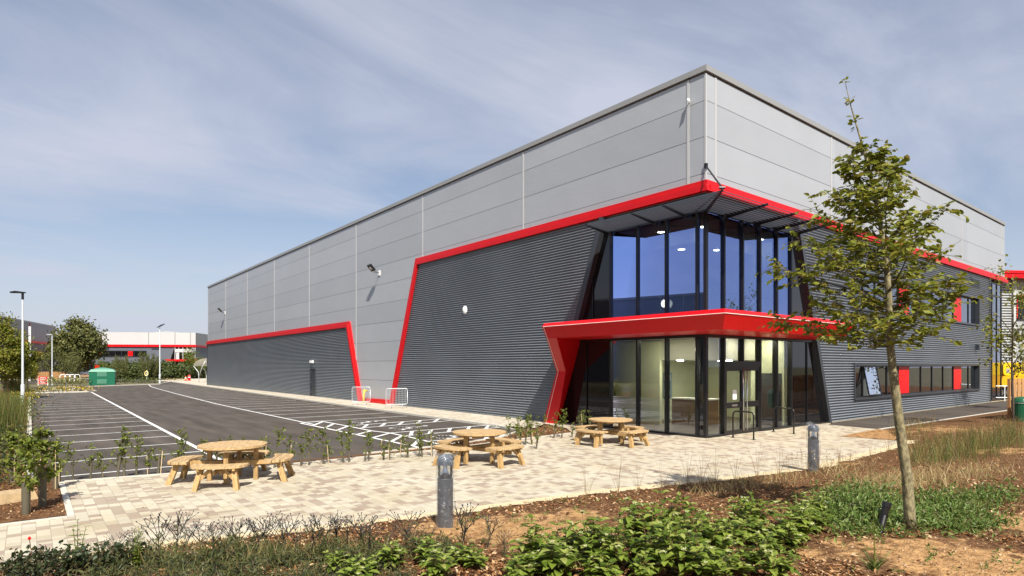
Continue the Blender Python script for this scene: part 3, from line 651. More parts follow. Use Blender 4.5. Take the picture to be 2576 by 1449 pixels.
# ---- louvred sunshade
SD = MB(); NB = 10
for k in range(NB):
    d = 0.24 + k * (1.62 - 0.24) / (NB - 1); z = 7.55
    c_, s_ = math.cos(math.radians(32)), math.sin(math.radians(32)); wv, th = 0.075, 0.018
    prof = [(-wv, 0), (-wv * .4, th), (wv * .5, th), (wv, 0), (wv * .5, -th), (-wv * .4, -th)]
    prof = [(d + a * c_ - b_ * s_, z + a * s_ * -1 + b_ * c_) for a, b_ in prof]
    n = len(prof)
    V = [(-q, 4.22 - 0.2 * d, zz_) for q, zz_ in prof] + [(-q, -q, zz_) for q, zz_ in prof] + [(5.66 - 0.25 * d, -q, zz_) for q, zz_ in prof]
    F = [(i, (i + 1) % n, n + (i + 1) % n, n + i) for i in range(n)] + [(n + i, n + (i + 1) % n, 2 * n + (i + 1) % n, 2 * n + i) for i in range(n)] + [tuple(range(n)), tuple(range(2 * n, 3 * n))]
    SD.add(V, F)
SUNS = fixn(SD.build("sunshade", mat("sunshade metal", (0.022, 0.026, 0.033), 0.5, 0.0, spec=0.25), W))
def bracket(a, b_):
    mb = MB(); a = Vector(a); b_ = Vector(b_); d = (b_ - a).normalized(); s = d.cross(Vector((0, 0, 1))).normalized() * 0.02
    pts = [a + Vector((0, 0, -.13)), a + Vector((0, 0, .05)), b_ + Vector((0, 0, .03)), b_ + Vector((0, 0, -.04))]
    mb.hexa([p - s for p in pts], [p + s for p in pts]); fixn(mb.build("bracket", M['black'], SUNS))
bracket((-.02, -.02, 7.56), (-1.73, -1.73, 7.56))
for yw, yo in ((0.75, 0.45), (2.05, 1.75), (4.24, 3.9)): bracket((-.03, yw, 7.552), (-1.70, yo, 7.552))
for xw, xo in ((1.1, 0.85), (2.9, 2.7), (4.3, 4.1), (5.69, 5.27)): bracket((xw, -.03, 7.552), (xo, -1.70, 7.552))
mb = MB(); mb.tube([(-0.02, -0.02, 9.02), (-1.66, -1.66, 7.62)], 0.028, 8); mb.box(-0.07, 0.02, -0.07, 0.02, 8.94, 9.1); mb.tube([(-1.6, -1.72, 7.62), (-1.72, -1.6, 7.62)], 0.04, 8)
mb.build("tie_rod", M['black'], SUNS)

# ---- windows of the right wall
def strip_window(z0, z1, label):
    mb = MB(); e = 0.16
    mb.box(WX0, WX1, -0.13, 0.16, z1 - 0.10, z1); mb.box(WX0, WX1, -0.16, 0.16, z0, z0 + 0.09); mb.box(WX0, WX0 + .09, -0.13, 0.16, z0 + .09, z1 - .10); mb.box(WX1 - .12, WX1, -0.13, 0.16, z0 + .09, z1 - .10)
    w_ = mb.build("window", M['dark'], W); 
    div = [WX0 + .09, 12.5, 13.9, 15.3, 16.74, 18.14, 19.9, 21.6, 23.4, 25.15, 26.54, 28.0, WX1 - .12]
    mb = MB(); za, zb = z0 + .09, z1 - .1
    for x in div[1:-1]: mb.box(x - .035, x + .035, 0.06, 0.14, za, zb)
    mb.box(div[0], div[-1], 0.062, 0.138, za, za + .05); mb.box(div[0], div[-1], 0.062, 0.138, zb - .05, zb)
    mb.build("frame", M['black'], w_)
    for i, (a, b_) in enumerate(zip(div[:-1], div[1:])):
        if i in (4, 9):
            mb = MB(); mb.box(a + .035, b_ - .035, 0.05, 0.12, za + .05, zb - .05); mb.build("infill_panel", M['redpanel'], w_)
        elif i == 1 and z0 < 2:
            mb = MB(); mb.add([(a, 0.04, zb - .05), (b_, 0.04, zb - .05), (b_, -0.20, za + .1), (a, -0.20, za + .1)], [(0, 1, 2, 3)], 1)
            for p, q in (((a, 0.04, zb - .05), (a, -.20, za + .1)), ((b_, 0.04, zb - .05), (b_, -.20, za + .1)), ((a, -.20, za + .1), (b_, -.20, za + .1))): mb.bar(p, q, .05, .05)
            so_ = mb.build("open_sash", [M['black'], M['glass_win']], w_); so_["label"] = "top-hung sash standing open"
        else: pane("glass_pane", 'R', [(a, za), (b_, za), (b_, zb), (a, zb)], M['glass_win'], w_, d=0.1)
    return w_
strip_window(0.86, 2.5, ""); strip_window(4.91, 6.71, "")
mb = MB(); mb.box(9.0, 31.9, 3.2, 3.3, 0.05, 8.0); mb.box(9.0, 31.9, 0.2, 3.2, 3.3, 3.5); mb.box(9, 31.9, 0.2, 3.2, 7.0, 7.1); mb.box(8.9, 9.0, 0.3, 3.3, 0, 8)
for x in (13.5, 19.5, 24.5): mb.box(x, x + .1, 0.25, 3.2, 0.05, 7.0)
mb.build("office_wall", mat("office plaster", (0.42, 0.42, 0.40), 0.9), W)
# glazed far corner
mb = MB()
for x in (32.1, 33.2, 34.35, 35.45): mb.box(x - .045, x + .045, 0.1, 0.2, 0.02, 8.12)
for z in (0.06, 7.15, 8.0): mb.box(32.1, 35.45, 0.102, 0.198, z - .05, z + .05)
for y in (1.3, 2.6, 3.9): mb.box(35.36, 35.46, y - .04, y + .04, 0.02, 8.12)
FC = mb.build("corner_glazing", M['black'], W)
for a, b_ in ((32.15, 33.15), (33.25, 34.3), (34.4, 35.4)): pane("glass_pane", 'R', [(a, .1), (b_, .1), (b_, 7.95), (a, 7.95)], M['glass_win'], FC, d=0.14)
mb = MB(); mb.add([(35.41, .2, .1), (35.41, 3.9, .1), (35.41, 3.9, 7.95), (35.41, .2, 7.95)], [(0, 1, 2, 3)]); mb.build("glass_pane", M['glass_win'], FC)
mb = MB(); mb.box(28.0, 29.6, -0.1, 0.0, 7.3, 7.85); 
for z in np.arange(7.34, 7.82, .07): mb.box(28.05, 29.55, -0.13, -0.1, z, z + .03)
mb.build("louvre_vent", M['dark'], W)
for x, z in ((28.79, 3.42), (12.9, 3.5)):
    mb = MB(); n = 8
    A = [(x + .28 * math.cos(q), z + .34 * math.sin(q)) for q in np.linspace(0, math.pi / 2, n)]
    pts = [(x, z)] + A
    mb.add([(p[0] - .1, -0.09, p[1]) for p in pts] + [(p[0] - .1, -0.30, p[1] - .06) for p in pts], [tuple(range(n + 1)), tuple(range(2 * n + 1, n, -1))] + [(i, (i + 1) % (n + 1), n + 1 + (i + 1) % (n + 1), n + 1 + i) for i in range(n + 1)])
    fixn(mb.build("wall_light", M['dark'], W))
# fire door in the left wall
mb = MB(); mb.box(-0.10, 0.02, DY0, DY0 + .1, 0, DZ); mb.box(-0.10, 0.02, DY1 - .1, DY1, 0, DZ); mb.box(-0.10, 0.02, DY0 + .1, DY1 - .1, DZ - .1, DZ); mb.box(-0.04, 0.02, DY0 + .1, DY1 - .1, 0.02, DZ - .1)
FD = mb.build("fire_door", mat("grey door paint", (0.028, 0.033, 0.04), 0.4), W)
for z in (.25, 1.05, 1.9): mb = MB(); mb.box(-0.075, -0.04, DY1 - .16, DY1 - .11, z, z + .12); mb.build("hinge", M['steel'], FD)
mb = MB(); mb.box(-0.22, -0.085, 35.2, 35.75, 2.62, 2.82); mb.build("emergency_light", M['white'], W)
mb = MB(); mb.lathe((0, 0, 0), [(0, 0.12), (0.10, 0.11), (0.155, 0.07), (0.17, 0.0)], 24); bl = mb.build("bulkhead_light", M['white'], W, smooth=True); bl.rotation_euler = (0, math.radians(-90), 0); bl.location = (-0.08, 14.06, 5.25); bl.scale = (1.25, 1.0, 1)
# floodlights
for y, z in ((23.95, 8.33), (63.0, 8.46)):
    mb = MB(); mb.box(-0.05, 0.0, y - .12, y + .12, z - .16, z + .16); fl = mb.build("floodlight", M['white'], W)
    mb = MB(); mb.tube([(-0.05, y - .1, z), (-.38, y - .12, z + .06), (-.5, y - .12, z + .25)], 0.015, 6); mb.build("bracket", M['black'], fl); mb = MB(); mb.tube([(-0.05, y + .1, z), (-.38, y + .12, z + .06), (-.5, y + .12, z + .25)], 0.015, 6); mb.build("bracket", M['black'], fl)
    mb = MB(); a = np.array([-.40, 0, z + .12]); b_ = np.array([-.74, 0, z + .46]); nrm = np.array([-.707, 0, -.707]) * .06
    q = [(a[0], y - .24, a[2]), (b_[0], y - .24, b_[2]), (b_[0], y + .24, b_[2]), (a[0], y + .24, a[2])]
    mb.hexa([tuple(np.array(p) + nrm) for p in q], [tuple(np.array(p) - nrm) for p in q])
    lh = fixn(mb.build("lamp_head", M['black'], fl))
    mb = MB(); c0 = a * .7 + b_ * .3; c1 = a * .3 + b_ * .7; q = [(c0[0], y - .12, c0[2]), (c1[0], y - .12, c1[2]), (c1[0], y + .12, c1[2]), (c0[0], y + .12, c0[2])]
    mb.hexa([tuple(np.array(p) + nrm * 1.1) for p in q], [tuple(np.array(p) + nrm * .9) for p in q]); fixn(mb.build("lens", M['strip'], lh))
mb = MB(); mb.tube([(0.0, 0.62, 11.35), (-.12, 0.62, 11.35)], 0.02, 6); mb.tube([(-.10, 0.62, 11.42), (-.16, 0.55, 11.32), (-.22, .48, 11.26)], 0.045, 8); mb.build("security_camera", M['white'], W)
# ================================================================ PICNIC TABLES
M['wood'] = mat("treated pine", (0.43, 0.29, 0.14), 0.68, var=0.32, vscale=2.5, bump=0.25, bscale=14, stretch=(1.5, 9, 9))
M['wood2'] = mat("treated pine legs", (0.39, 0.245, 0.095), 0.68, var=0.3, vscale=4, bump=0.2, bscale=14, stretch=(6, 6, 1))
M['bolt'] = mat("zinc bolt", (0.6, 0.6, 0.6), 0.3, 0.9)
def columns_plank(mb, vs, lo, hi, z0, z1, axis):
    P = (lambda u, v, z: (u, v, z)) if axis == 0 else (lambda u, v, z: (v, u, z))
    pts = [(v, lo(v), hi(v)) for v in vs if hi(v) - lo(v) > 0.004]
    if len(pts) < 2: return
    k = len(pts)
    V = [P(a, v, z1) for v, a, b in pts] + [P(b, v, z1) for v, a, b in pts] + [P(a, v, z0) for v, a, b in pts] + [P(b, v, z0) for v, a, b in pts]
    F = []
    for i in range(k - 1):
        F += [(i, i + 1, k + i + 1, k + i), (2 * k + i, 3 * k + i, 3 * k + i + 1, 2 * k + i + 1), (i, 2 * k + i, 2 * k + i + 1, i + 1), (k + i, k + i + 1, 3 * k + i + 1, 3 * k + i)]
    F += [(0, k, 3 * k, 2 * k), (k - 1, 3 * k - 1, 4 * k - 1, 2 * k - 1)]
    mb.add(V, F)
def picnic_table():
    t = thing("picnic_table", "x", "picnic table")
    R, H = 0.74, 0.765
    mb = MB(); npl = 10; wpl = 2 * R / npl
    for i in range(npl):
        u0 = -R + i * wpl + 0.006; u1 = -R + (i + 1) * wpl - 0.006
        us = np.linspace(u0, u1, 7 if i in (0, npl - 1) else 4)
        columns_plank(mb, us, lambda u: -math.sqrt(max(R * R - u * u, 0)), lambda u: math.sqrt(max(R * R - u * u, 0)), H - .045, H, 1)
    fixn(mb.build("tabletop", M['wood'], t))
    mb = MB()
    for s in (-.3, 0.0, .3): mb.box(s - .045, s + .045, -.62 + abs(s) * .3, .62 - abs(s) * .3, H - .115, H - .047)
    mb.build("top_batten", M['wood2'], t)
    for k in range(4):
        a = k * math.pi / 2; c, s = math.cos(a), math.sin(a); rot = Matrix.Rotation(a, 4, 'Z')
        mb = MB(); mb.box(.46, .55, -.045, .045, 0.0, H - .118); l = mb.build("leg", M['wood2'], t); l.data.transform(rot)
        # bench seat, three planks, concave inside and convex outside
        mb = MB(); ro, ri, hv = 1.32, 0.90, 0.60
        cuts = np.linspace(0.80, 1.325, 4)
        for i in range(3):
            u0, u1 = cuts[i] + .007, cuts[i + 1] - .007
            def lo(v): return max(u0, math.sqrt(max(ri * ri - v * v * 0.9, 0.3)))
            def hi(v):
                e = 1 - max(0, (abs(v) - hv + .14) / .14) ** 2.2 if abs(v) <= hv else 0
                return min(u1, 0.72 + (math.sqrt(ro * ro - v * v) - 0.72) * max(e, 0.0) ** .5)
            columns_plank(mb, np.linspace(-hv, hv, 41), lo, hi, .425, .47, 0)
        b = fixn(mb.build("bench_seat", M['wood'], t)); b.data.transform(rot)
        mb = MB()
        for v in (-.36, .36): mb.bar((0.88, v * .8, .40), (1.26, v, .40), .05, .05)
        b2 = mb.build("seat_bearer", M['wood2'], t); b2.data.transform(rot)
        for v in (-.36, .36):
            mb = MB(); mb.hexa([(1.02, v * .92 - .05, .42), (1.14, v * .92 - .05, .42), (1.14, v * .92 + .05, .42), (1.02, v * .92 + .05, .42)], [(1.17, v * 1.16 - .05, 0), (1.29, v * 1.16 - .05, 0), (1.29, v * 1.16 + .05, 0), (1.17, v * 1.16 + .05, 0)])
            l = fixn(mb.build("leg", M['wood2'], t)); l.data.transform(rot)
            mb = MB(); mb.bar((1.17, v * 1.0, .20), (1.10, v * .35, .405), .045, .07); l = mb.build("brace", M['wood2'], t); l.data.transform(rot)
    for k, (w_, zc) in enumerate(((.0, .335), (math.pi / 2, .335))):
        for s in (-1, 1):
            mb = MB(); off = .072 * s
            mb.box(-1.14, 1.14, off - .022, off + .022, (.28 if k == 0 else .335), (.333 if k == 0 else .39) + .034)
            for x in (-.5, .5): mb.lathe((x, 0, 0), [(0, 0)], 3) if False else None
            b = mb.build("crossbeam", M['wood2'], t); b.data.transform(Matrix.Rotation(w_, 4, 'Z'))
    return t
camang = math.atan2(FWD[1], FWD[0])
PT = picnic_table(); PT.location = (*g(586, 1207), 0.003); PT.rotation_euler = (0, 0, camang + math.radians(9))
PT["label"] = "round pine picnic table with four benches, nearest one at the left of the paving"; PT["group"] = "round picnic tables on the paving"; PT.scale = (.91, .91, .98)
dup(PT, (*g(1206, 1161), .003), camang + math.radians(47), (.91, .91, .98), "round pine picnic table in the middle, behind the nearer wrapped bollard", "round picnic tables on the paving")
dup(PT, (*g(1536, 1115), .003), camang + math.radians(41), (.91, .91, .98), "round pine picnic table farthest away, close to the glazed entrance corner", "round picnic tables on the paving")
# ================================================================ BOLLARDS
M['bol'] = mat("bollard grey", (0.045, 0.05, 0.06), 0.35, var=0.25, vscale=9)
M['clear'] = glassmat("clear sleeve", (0.93, 0.95, 0.96), 0.03)
m, t, b, v = newmat("plastic wrap", 0.15)
t.nodes.clear(); o_ = t.nodes.new("ShaderNodeOutputMaterial"); ms = t.nodes.new("ShaderNodeMixShader"); tr = t.nodes.new("ShaderNodeBsdfTransparent"); gl_ = t.nodes.new("ShaderNodeBsdfGlossy"); df = t.nodes.new("ShaderNodeBsdfDiffuse"); m2 = t.nodes.new("ShaderNodeMixShader")
tr.inputs[0].default_value = (.93, .94, .95, 1); gl_.inputs["Roughness"].default_value = .12; df.inputs[0].default_value = (.8, .8, .8, 1); m2.inputs[0].default_value = .45
t.links.new(gl_.outputs[0], m2.inputs[1]); t.links.new(df.outputs[0], m2.inputs[2])
c_ = t.nodes.new("ShaderNodeTexCoord"); nz = t.nodes.new("ShaderNodeTexNoise"); nz.inputs["Scale"].default_value = 11; nz.inputs["Detail"].default_value = 6; nz.inputs["Distortion"].default_value = 2.0
t.links.new(c_.outputs["Object"], nz.inputs["Vector"]); r_ = t.nodes.new("ShaderNodeMapRange"); r_.inputs[1].default_value = .58; r_.inputs[2].default_value = .72; r_.inputs[3].default_value = .10; r_.inputs[4].default_value = .55
t.links.new(nz.outputs[0], r_.inputs[0]); t.links.new(r_.outputs[0], ms.inputs[0]); bp = t.nodes.new("ShaderNodeBump"); bp.inputs["Strength"].default_value = .8; bp.inputs["Distance"].default_value = .02; t.links.new(nz.outputs[0], bp.inputs["Height"]); t.links.new(bp.outputs[0], gl_.inputs["Normal"])
t.links.new(tr.outputs[0], ms.inputs[1]); t.links.new(m2.outputs[0], ms.inputs[2]); t.links.new(ms.outputs[0], o_.inputs[0])
M['wrap'] = m
B = thing("bollard_light", "dark grey bollard light in torn clear plastic wrapping, nearest the camera at the bed edge", "bollard light", (*g(1120, 1325, .1), bedz(*g(1120, 1325, .1)) - .01), 0, "wrapped bollard lights beside the paving")
R_ = .112
mb = MB(); mb.lathe((0, 0, 0), [(R_, -.05), (R_, .70), (R_ - .01, .712), (0, .712)], 28); mb.build("post", M['bol'], B, smooth=False)
mb = MB(); mb.lathe((0, 0, 0), [(R_ - .012, .713), (.055, .77), (.032, .82), (.03, .9)], 24); mb.build("reflector", mat("spun aluminium", (.75, .77, .8), .22, .9), B, smooth=True)
mb = MB(); mb.lathe((0, 0, 0), [(R_ - .004, .713), (R_ - .004, .90)], 28); mb.build("lens", M['clear'], B, smooth=True)
mb = MB(); mb.lathe((0, 0, 0), [(0, .895), (R_ + .004, .895), (R_ + .006, .95), (R_ - .012, 1.0), (R_ - .045, 1.03), (0, 1.045)], 28); mb.build("cap", mat("bollard cap", (.07, .085, .11), .2, coat=.5), B, smooth=False)
mb = MB(); rr = random.Random(5); nseg, nz_ = 40, 34; V = []
for i in range(nz_):
    z = .01 + i * (1.05 / (nz_ - 1))
    for j in range(nseg):
        q = 2 * math.pi * j / nseg
        r = R_ + .016 + .006 * math.sin(3 * q + z * 9) + .004 * math.sin(7 * q - 23 * z) + (.012 * max(0, math.sin(2 * q + 1)) if .5 < z else 0) + rr.uniform(-.002, .002)
        if z > 1.0: r = (R_ + .02) * (1 - (z - 1.0) / .06 * .5) + (.05 * max(0, math.cos(2 * (q - camang) + math.pi)) ** 3)
        V.append((r * math.cos(q), r * math.sin(q), z))
mb.add(V, [(i * nseg + j, i * nseg + (j + 1) % nseg, (i + 1) * nseg + (j + 1) % nseg, (i + 1) * nseg + j) for i in range(nz_ - 1) for j in range(nseg)])
for a in (-1, 1):            # the tied ears of the wrapping
    d = np.array([RIGHT[0] * a, RIGHT[1] * a]); V = []
    for i in range(6):
        for j in range(5):
            u = .08 + i * .022; w_ = (j - 2) * (.012 + .012 * i); V.append((d[0] * u - d[1] * w_, d[1] * u + d[0] * w_, 1.0 + .03 * math.sin(i * 1.3 + j) + rr.uniform(-.012, .012) + .012 * i))
    mb.add(V, [(i * 5 + j, i * 5 + j + 1, (i + 1) * 5 + j + 1, (i + 1) * 5 + j) for i in range(5) for j in range(4)])
mb.build("plastic_wrapping", M['wrap'], B, smooth=True)
p2_ = g(2046, 1183, .05)
dup(B, (*p2_, bedz(*p2_)), math.radians(100), 1.0, "dark grey bollard light in clear wrapping, farther away near the glass entrance", "wrapped bollard lights beside the paving")

# ================================================================ DOOR HOOPS (black guard rails)
def hoop(a, b_, h, label):
    t = thing("hoop_rail", label, "hoop rail", (*a, 0), 0, "black steel hoops at the entrance")
    d = np.array(b_) - np.array(a); Ld = np.linalg.norm(d); d /= Ld; r = .13; pts = [(0, 0, -.1), (0, 0, h - r)]
    for q in np.linspace(0, math.pi / 2, 6)[1:]: pts.append((*(d * (r - r * math.cos(q))), h - r + r * math.sin(q)))
    for q in np.linspace(math.pi / 2, 0, 6): pts.append((*(d * (Ld - r + r * math.cos(q))), h - r + r * math.sin(q)))
    pts.append((*(d * Ld), -.1))
    mb = MB(); mb.tube(pts, .026, 10); mb.build("tube", M['black'], t, smooth=True)
    for p in ((0, 0), tuple(d * Ld)):
        mb = MB(); mb.lathe((*p, 0), [(.07, .004), (.065, .014), (.027, .016)], 16); mb.build("base_plate", M['black'], t)
hoop(g(1844, 1101), g(1896, 1106.6), .89, "black steel hoop rail left of the door path, nearer the corner")
hoop(g(1946, 1086), g(1997, 1092), .89, "black steel hoop rail right of the double doors")

# ================================================================ BARRIERS, GAS PIPE
def barrier(c, ang, w, label):
    t = thing("crowd_barrier", label, "barrier", (*c, 0), ang, "steel crowd barriers at the wall")
    mb = MB(); r = .1; z0, z1 = .2, 1.1; h = w / 2
    pts = []
    for cx_, cz_, a0 in ((h - r, z1 - r, 0), (-h + r, z1 - r, 90), (-h + r, z0 + r, 180), (h - r, z0 + r, 270)):
        for q in np.linspace(a0, a0 + 90, 5): pts.append((cx_ + r * math.cos(math.radians(q)), 0, cz_ + r * math.sin(math.radians(q))))
    pts.append(pts[0]); mb.tube(pts, .019, 8); mb.build("frame", M['galv'], t, smooth=True)
    mb = MB()
    for x in np.linspace(-h + .1, h - .1, 13): mb.tube([(x, 0, z0), (x, 0, z1)], .0065, 5)
    mb.build("bars", M['galv'], t)
    for s in (-1, 1):
        mb = MB(); mb.tube([(s * (h - .28), -.27, .01), (s * (h - .28), 0, .2), (s * (h - .28), .27, .01)], .016, 6); mb.build("foot", M['galv'], t)
yaw = camang - math.pi / 2
barrier(g(908.5, 1019), yaw, 1.1, "galvanised crowd barrier in front of the yellow gas pipe"); barrier(g(998, 1026), yaw + .1, 1.2, "galvanised crowd barrier in front of the right red wall leg")
t = thing("gas_pipe", "yellow gas riser pipe with an elbow at the wall foot", "pipe", (*g(915, 1013), 0))
mb = MB(); mb.tube([(0, 0, -.05), (0, 0, .62), (.03, .03, .72), (.2, .2, .76), (.4, .3, .76)], .06, 10); mb.build("riser", mat("yellow pipe", (.75, .55, .02), .4), t, smooth=True)
mb = MB(); mb.tube([(.06, .06, .74), (.12, .12, .75)], .1, 10); mb.tube([(.1, .1, .75), (.1, .1, .9)], .03, 8); mb.build("valve", bpy.data.materials["yellow pipe"], t)

# ================================================================ LAMP POSTS
M['pole'] = mat("pale lamp post", (.66, .70, .72), .4, .2)
def lamp_post(p, h, label, kind, r0=.085):
    t = thing("street_lamp", label, "street lamp", (*p, 0), 0, "street lamps of the car park")
    mb = MB(); mb.tube([(0, 0, -.1), (0, 0, 1.15), (0, 0, 1.17), (0, 0, h)], [r0, r0, r0 * .62, r0 * .48], 12); mb.build("post", M['pole'], t, smooth=False)
    mb = MB()
    if kind == 0:
        a = -RIGHT; mb.tube([(0, 0, h - .35), (0, 0, h + .1)], .07, 8)
        def P(u, w_, z): return (a[0] * u + a[1] * w_, a[1] * u - a[0] * w_, z)
        top = [P(-.12, -.12, h + .14), P(.35, -.17, h + .2), P(.78, -.09, h + .16), P(.78, .09, h + .16), P(.35, .17, h + .2), P(-.12, .12, h + .14)]
        bot = [(x, y, h + .07) for x, y, z in top]
        mb.add(top + bot, [tuple(range(6)), tuple(range(11, 5, -1))] + [(i, (i + 1) % 6, 6 + (i + 1) % 6, 6 + i) for i in range(6)])
    elif kind == 1:
        mb.tube([(0, 0, h - .05), (0, 0, h + .2)], .05, 8); a = np.array([RIGHT[0], RIGHT[1]]); f_ = FWD
        q = [(a * -.3 + f_ * -.25, h + .22), (a * .3 + f_ * -.25, h + .42), (a * .55 + f_ * .3, h + .78), (a * -.05 + f_ * .3, h + .62)]
        mb.hexa([(*p_, z) for p_, z in q], [(*p_, z - .1) for p_, z in q])
    elif kind == 2:
        a = -RIGHT; mb.bar((-.06 * a[0], -.06 * a[1], h + .03), (a[0] * .62, a[1] * .62, h + .06), .22, .1)
    if kind < 3: fixn(mb.build("lamp_head", M['black'] if kind < 2 else M['galv'], t))
lamp_post(g(57, 1012), 7.1, "tall pale street lamp with flat black head in the left verge", 0, .11)
lamp_post(g(402, 962), 7.7, "pale street lamp with angled black floodlight head, right of the green kiosk", 1, .13)
lamp_post(g(131, 967), 6.35, "short pale street lamp beside the red sign board", 2, .1)
t = thing("pole", "bare white pole in front of the grey warehouse at the left", "pole", (*g(75, 957), 0)); mb = MB(); mb.tube([(0, 0, -.1), (0, 0, 8.8)], .17, 10); mb.build("shaft", M['white'], t)

# ================================================================ KIOSK, SIGN, FENCE, HYDRANT BUOY, SHELTER, CONE
M['green'] = mat("green grp", (.006, .115, .062), .4, var=.06, vscale=1)
kc = g(256.5, 967.5); wk = 2.75
t = thing("utility_kiosk", "green utility kiosk with pale hipped roof and louvred doors at the car park end", "kiosk", (*kc, 0), yaw + .52)
h = wk / 2
mb = MB(); mb.box(-h, h, 0, 2.4, -.06, 1.62); mb.build("body", M['green'], t)
mb = MB(); q0 = [(-h - .06, -.06, 1.62), (h + .06, -.06, 1.62), (h + .06, 2.46, 1.62), (-h - .06, 2.46, 1.62)]; q1 = [(-h + .22, .15, 1.93), (h - .22, .15, 1.93), (h - .22, 2.2, 1.93), (-h + .22, 2.2, 1.93)]
mb.hexa(q0, q1); q2 = [(-.25, 1.0, 2.16), (.25, 1.0, 2.16), (.25, 1.4, 2.16), (-.25, 1.4, 2.16)]; mb.hexa([(x, y, z + .003) for x, y, z in q1], q2)
fixn(mb.build("roof", mat("pale green grp", (.10, .27, .19), .4), t))
for z0 in (.1, 1.02):
    mb = MB(); mb.box(-.5, .5, -.03, 0, z0, z0 + .55)
    for k in range(5): mb.box(-.48, .48, -.06, -.03, z0 + .05 + k * .1, z0 + .09 + k * .1)
    mb.build("louvre", bpy.data.materials["pale green grp"], t)
sc_ = g(108.5, 967.5); t = thing("sign_board", "red sign board on two white posts with four lines of white writing", "sign", (*sc_, 0), yaw)
for s in (-.6, .6): mb = MB(); mb.box(s - .04, s + .04, -.04, .04, -.1, 1.02); mb.build("post", M['white'], t)
mb = MB(); mb.box(-.56, .56, -.06, -.03, .08, 1.0); bd = mb.build("panel", M['redpanel'], t)
mb = MB(); rr = random.Random(11)
for i in range(4):
    x = -.36
    while x < .33:
        w_ = rr.uniform(.05, .1); mb.box(x, x + w_, -.066, -.0605, .17 + i * .22, .25 + i * .22 + rr.uniform(-.01, .01)); x += w_ + .025
    mb.box(-.56, .56, -.064, -.0605, .06 + i * .235, .075 + i * .235)
mb.build("lettering", M['white'], bd)
M['fencewood'] = mat("fence boards", (.42, .22, .085), .8, var=.25, vscale=3, stretch=(6, 6, .6))
def plank_fence(name, label, a, b_, h, gap=.02, bw=.14, z=0):
    a = np.array(a); b_ = np.array(b_); Ld = np.linalg.norm(b_ - a); d = (b_ - a) / Ld; rz = math.atan2(d[1], d[0])
    t = thing(name, label, "fence", (*a, z), rz)
    mb = MB(); x = 0; rr = random.Random(int(Ld * 10)); i = 0
    while x < Ld:
        mb.box(x, min(x + bw, Ld), -.03 if i % 2 else -.055, -.005 if i % 2 else -.03, .04, h + rr.uniform(-.015, .015)); x += bw + gap; i += 1
    mb.build("boards", M['fencewood'], t)
    mb = MB(); 
    for zz_ in (.3, h - .25): mb.box(0, Ld, 0.0, .05, zz_, zz_ + .09)
    mb.build("rails", M['fencewood'], t)
    for x in np.arange(0, Ld + .01, 2.4): mb = MB(); mb.box(x - .05, x + .05, .05, .15, -.1, h); mb.build("post", M['fencewood'], t)
fa, fb = pxz(88, 956, 104), pxz(170, 956, 108)
plank_fence("timber_fence", "orange timber fence behind the red sign board", fa[:2], fb[:2], 1.35, .01, .2)
bp_ = g(369, 955); t = thing("life_ring_post", "pale life ring mounted on a post in the far verge", "life ring", (*bp_, 0), yaw)
mb = MB(); mb.box(-.08, .08, 0, .1, -.1, 1.6); mb.build("post", M['galv'], t)
mb = MB(); mb.tube([(.28 * math.cos(q), -.08, 1.05 + .4 * math.sin(q)) for q in np.linspace(0, 6.283, 17)], .08, 8); mb.build("ring", mat("pale yellow ring", (.75, .62, .25), .5), t, smooth=True)
sh = g(505, 961); t = thing("cycle_shelter", "curved cycle shelter with pale translucent roof at the far end of the warehouse", "shelter", (*sh, 0), yaw)
mb = MB(); n = 10; prof = [(-.55 + 2.1 * (1 - math.cos(q)) , 2.35 + 1.15 * math.sin(q)) for q in np.linspace(0, math.pi * .55, n)]
mb.add([(x, -1.0, z) for x, z in prof] + [(x, 3.4, z) for x, z in prof], [(i, i + 1, n + i + 1, n + i) for i in range(n - 1)])
m = mat("frosted roof", (.72, .72, .68), .3); mb.build("roof", m, t, smooth=True)
for y in (-1.0, 1.2, 3.4):
    mb = MB(); mb.tube([(.3, y, -.05), (.15, y, 1.5), (-.55, y, 2.35)] , .05, 8); mb.tube([(.3, y, 1.0), (.7, y, 2.2), (1.2, y, 3.1)], .04, 8); mb.build("frame", M['galv'], t, smooth=True)
cn = g(467, 957.5); t = thing("traffic_cone", "small orange traffic cone on the far pavement", "cone", (*cn, 0)); mb = MB(); mb.lathe((0, 0, 0), [(.2, .05), (.17, .06), (.09, .45), (.04, .75), (0, .75)], 14); mb.build("cone", mat("cone orange", (.8, .16, .04), .5), t)
mb = MB(); mb.box(-.25, .25, -.25, .25, 0, .05); mb.build("base", M['redpanel'], t); mb = MB(); mb.lathe((0, 0, 0), [(.125, .36), (.095, .52)], 14); mb.build("white_band", M['white'], t)
cn = g(476, 957.5); t = thing("marker_post", "small red marker post beside the traffic cone", "post", (*cn, 0)); mb = MB(); mb.lathe((0, 0, 0), [(.2, 0), (.2, .8), (.15, .9), (0, .9)], 12); mb.build("shaft", M['redpanel'], t); mb = MB(); mb.lathe((0, 0, 0), [(.204, .5), (.204, .62)], 12); mb.build("band", M['white'], t)
# cycle racks near the timber fence
t = thing("cycle_rack", "white tubular cycle rack in front of the big round tree", "cycle rack", (*g(170, 958.5), 0), yaw)
for k in range(4): mb = MB(); x = -1.2 + k * .75; mb.tube([(x, 0, 0), (x, 0, .8), (x + .15, .1, 1.0), (x + .5, .3, 1.0), (x + .6, .4, .8), (x + .6, .4, 0)], .06, 6); mb.build("hoop", M['white'], t)
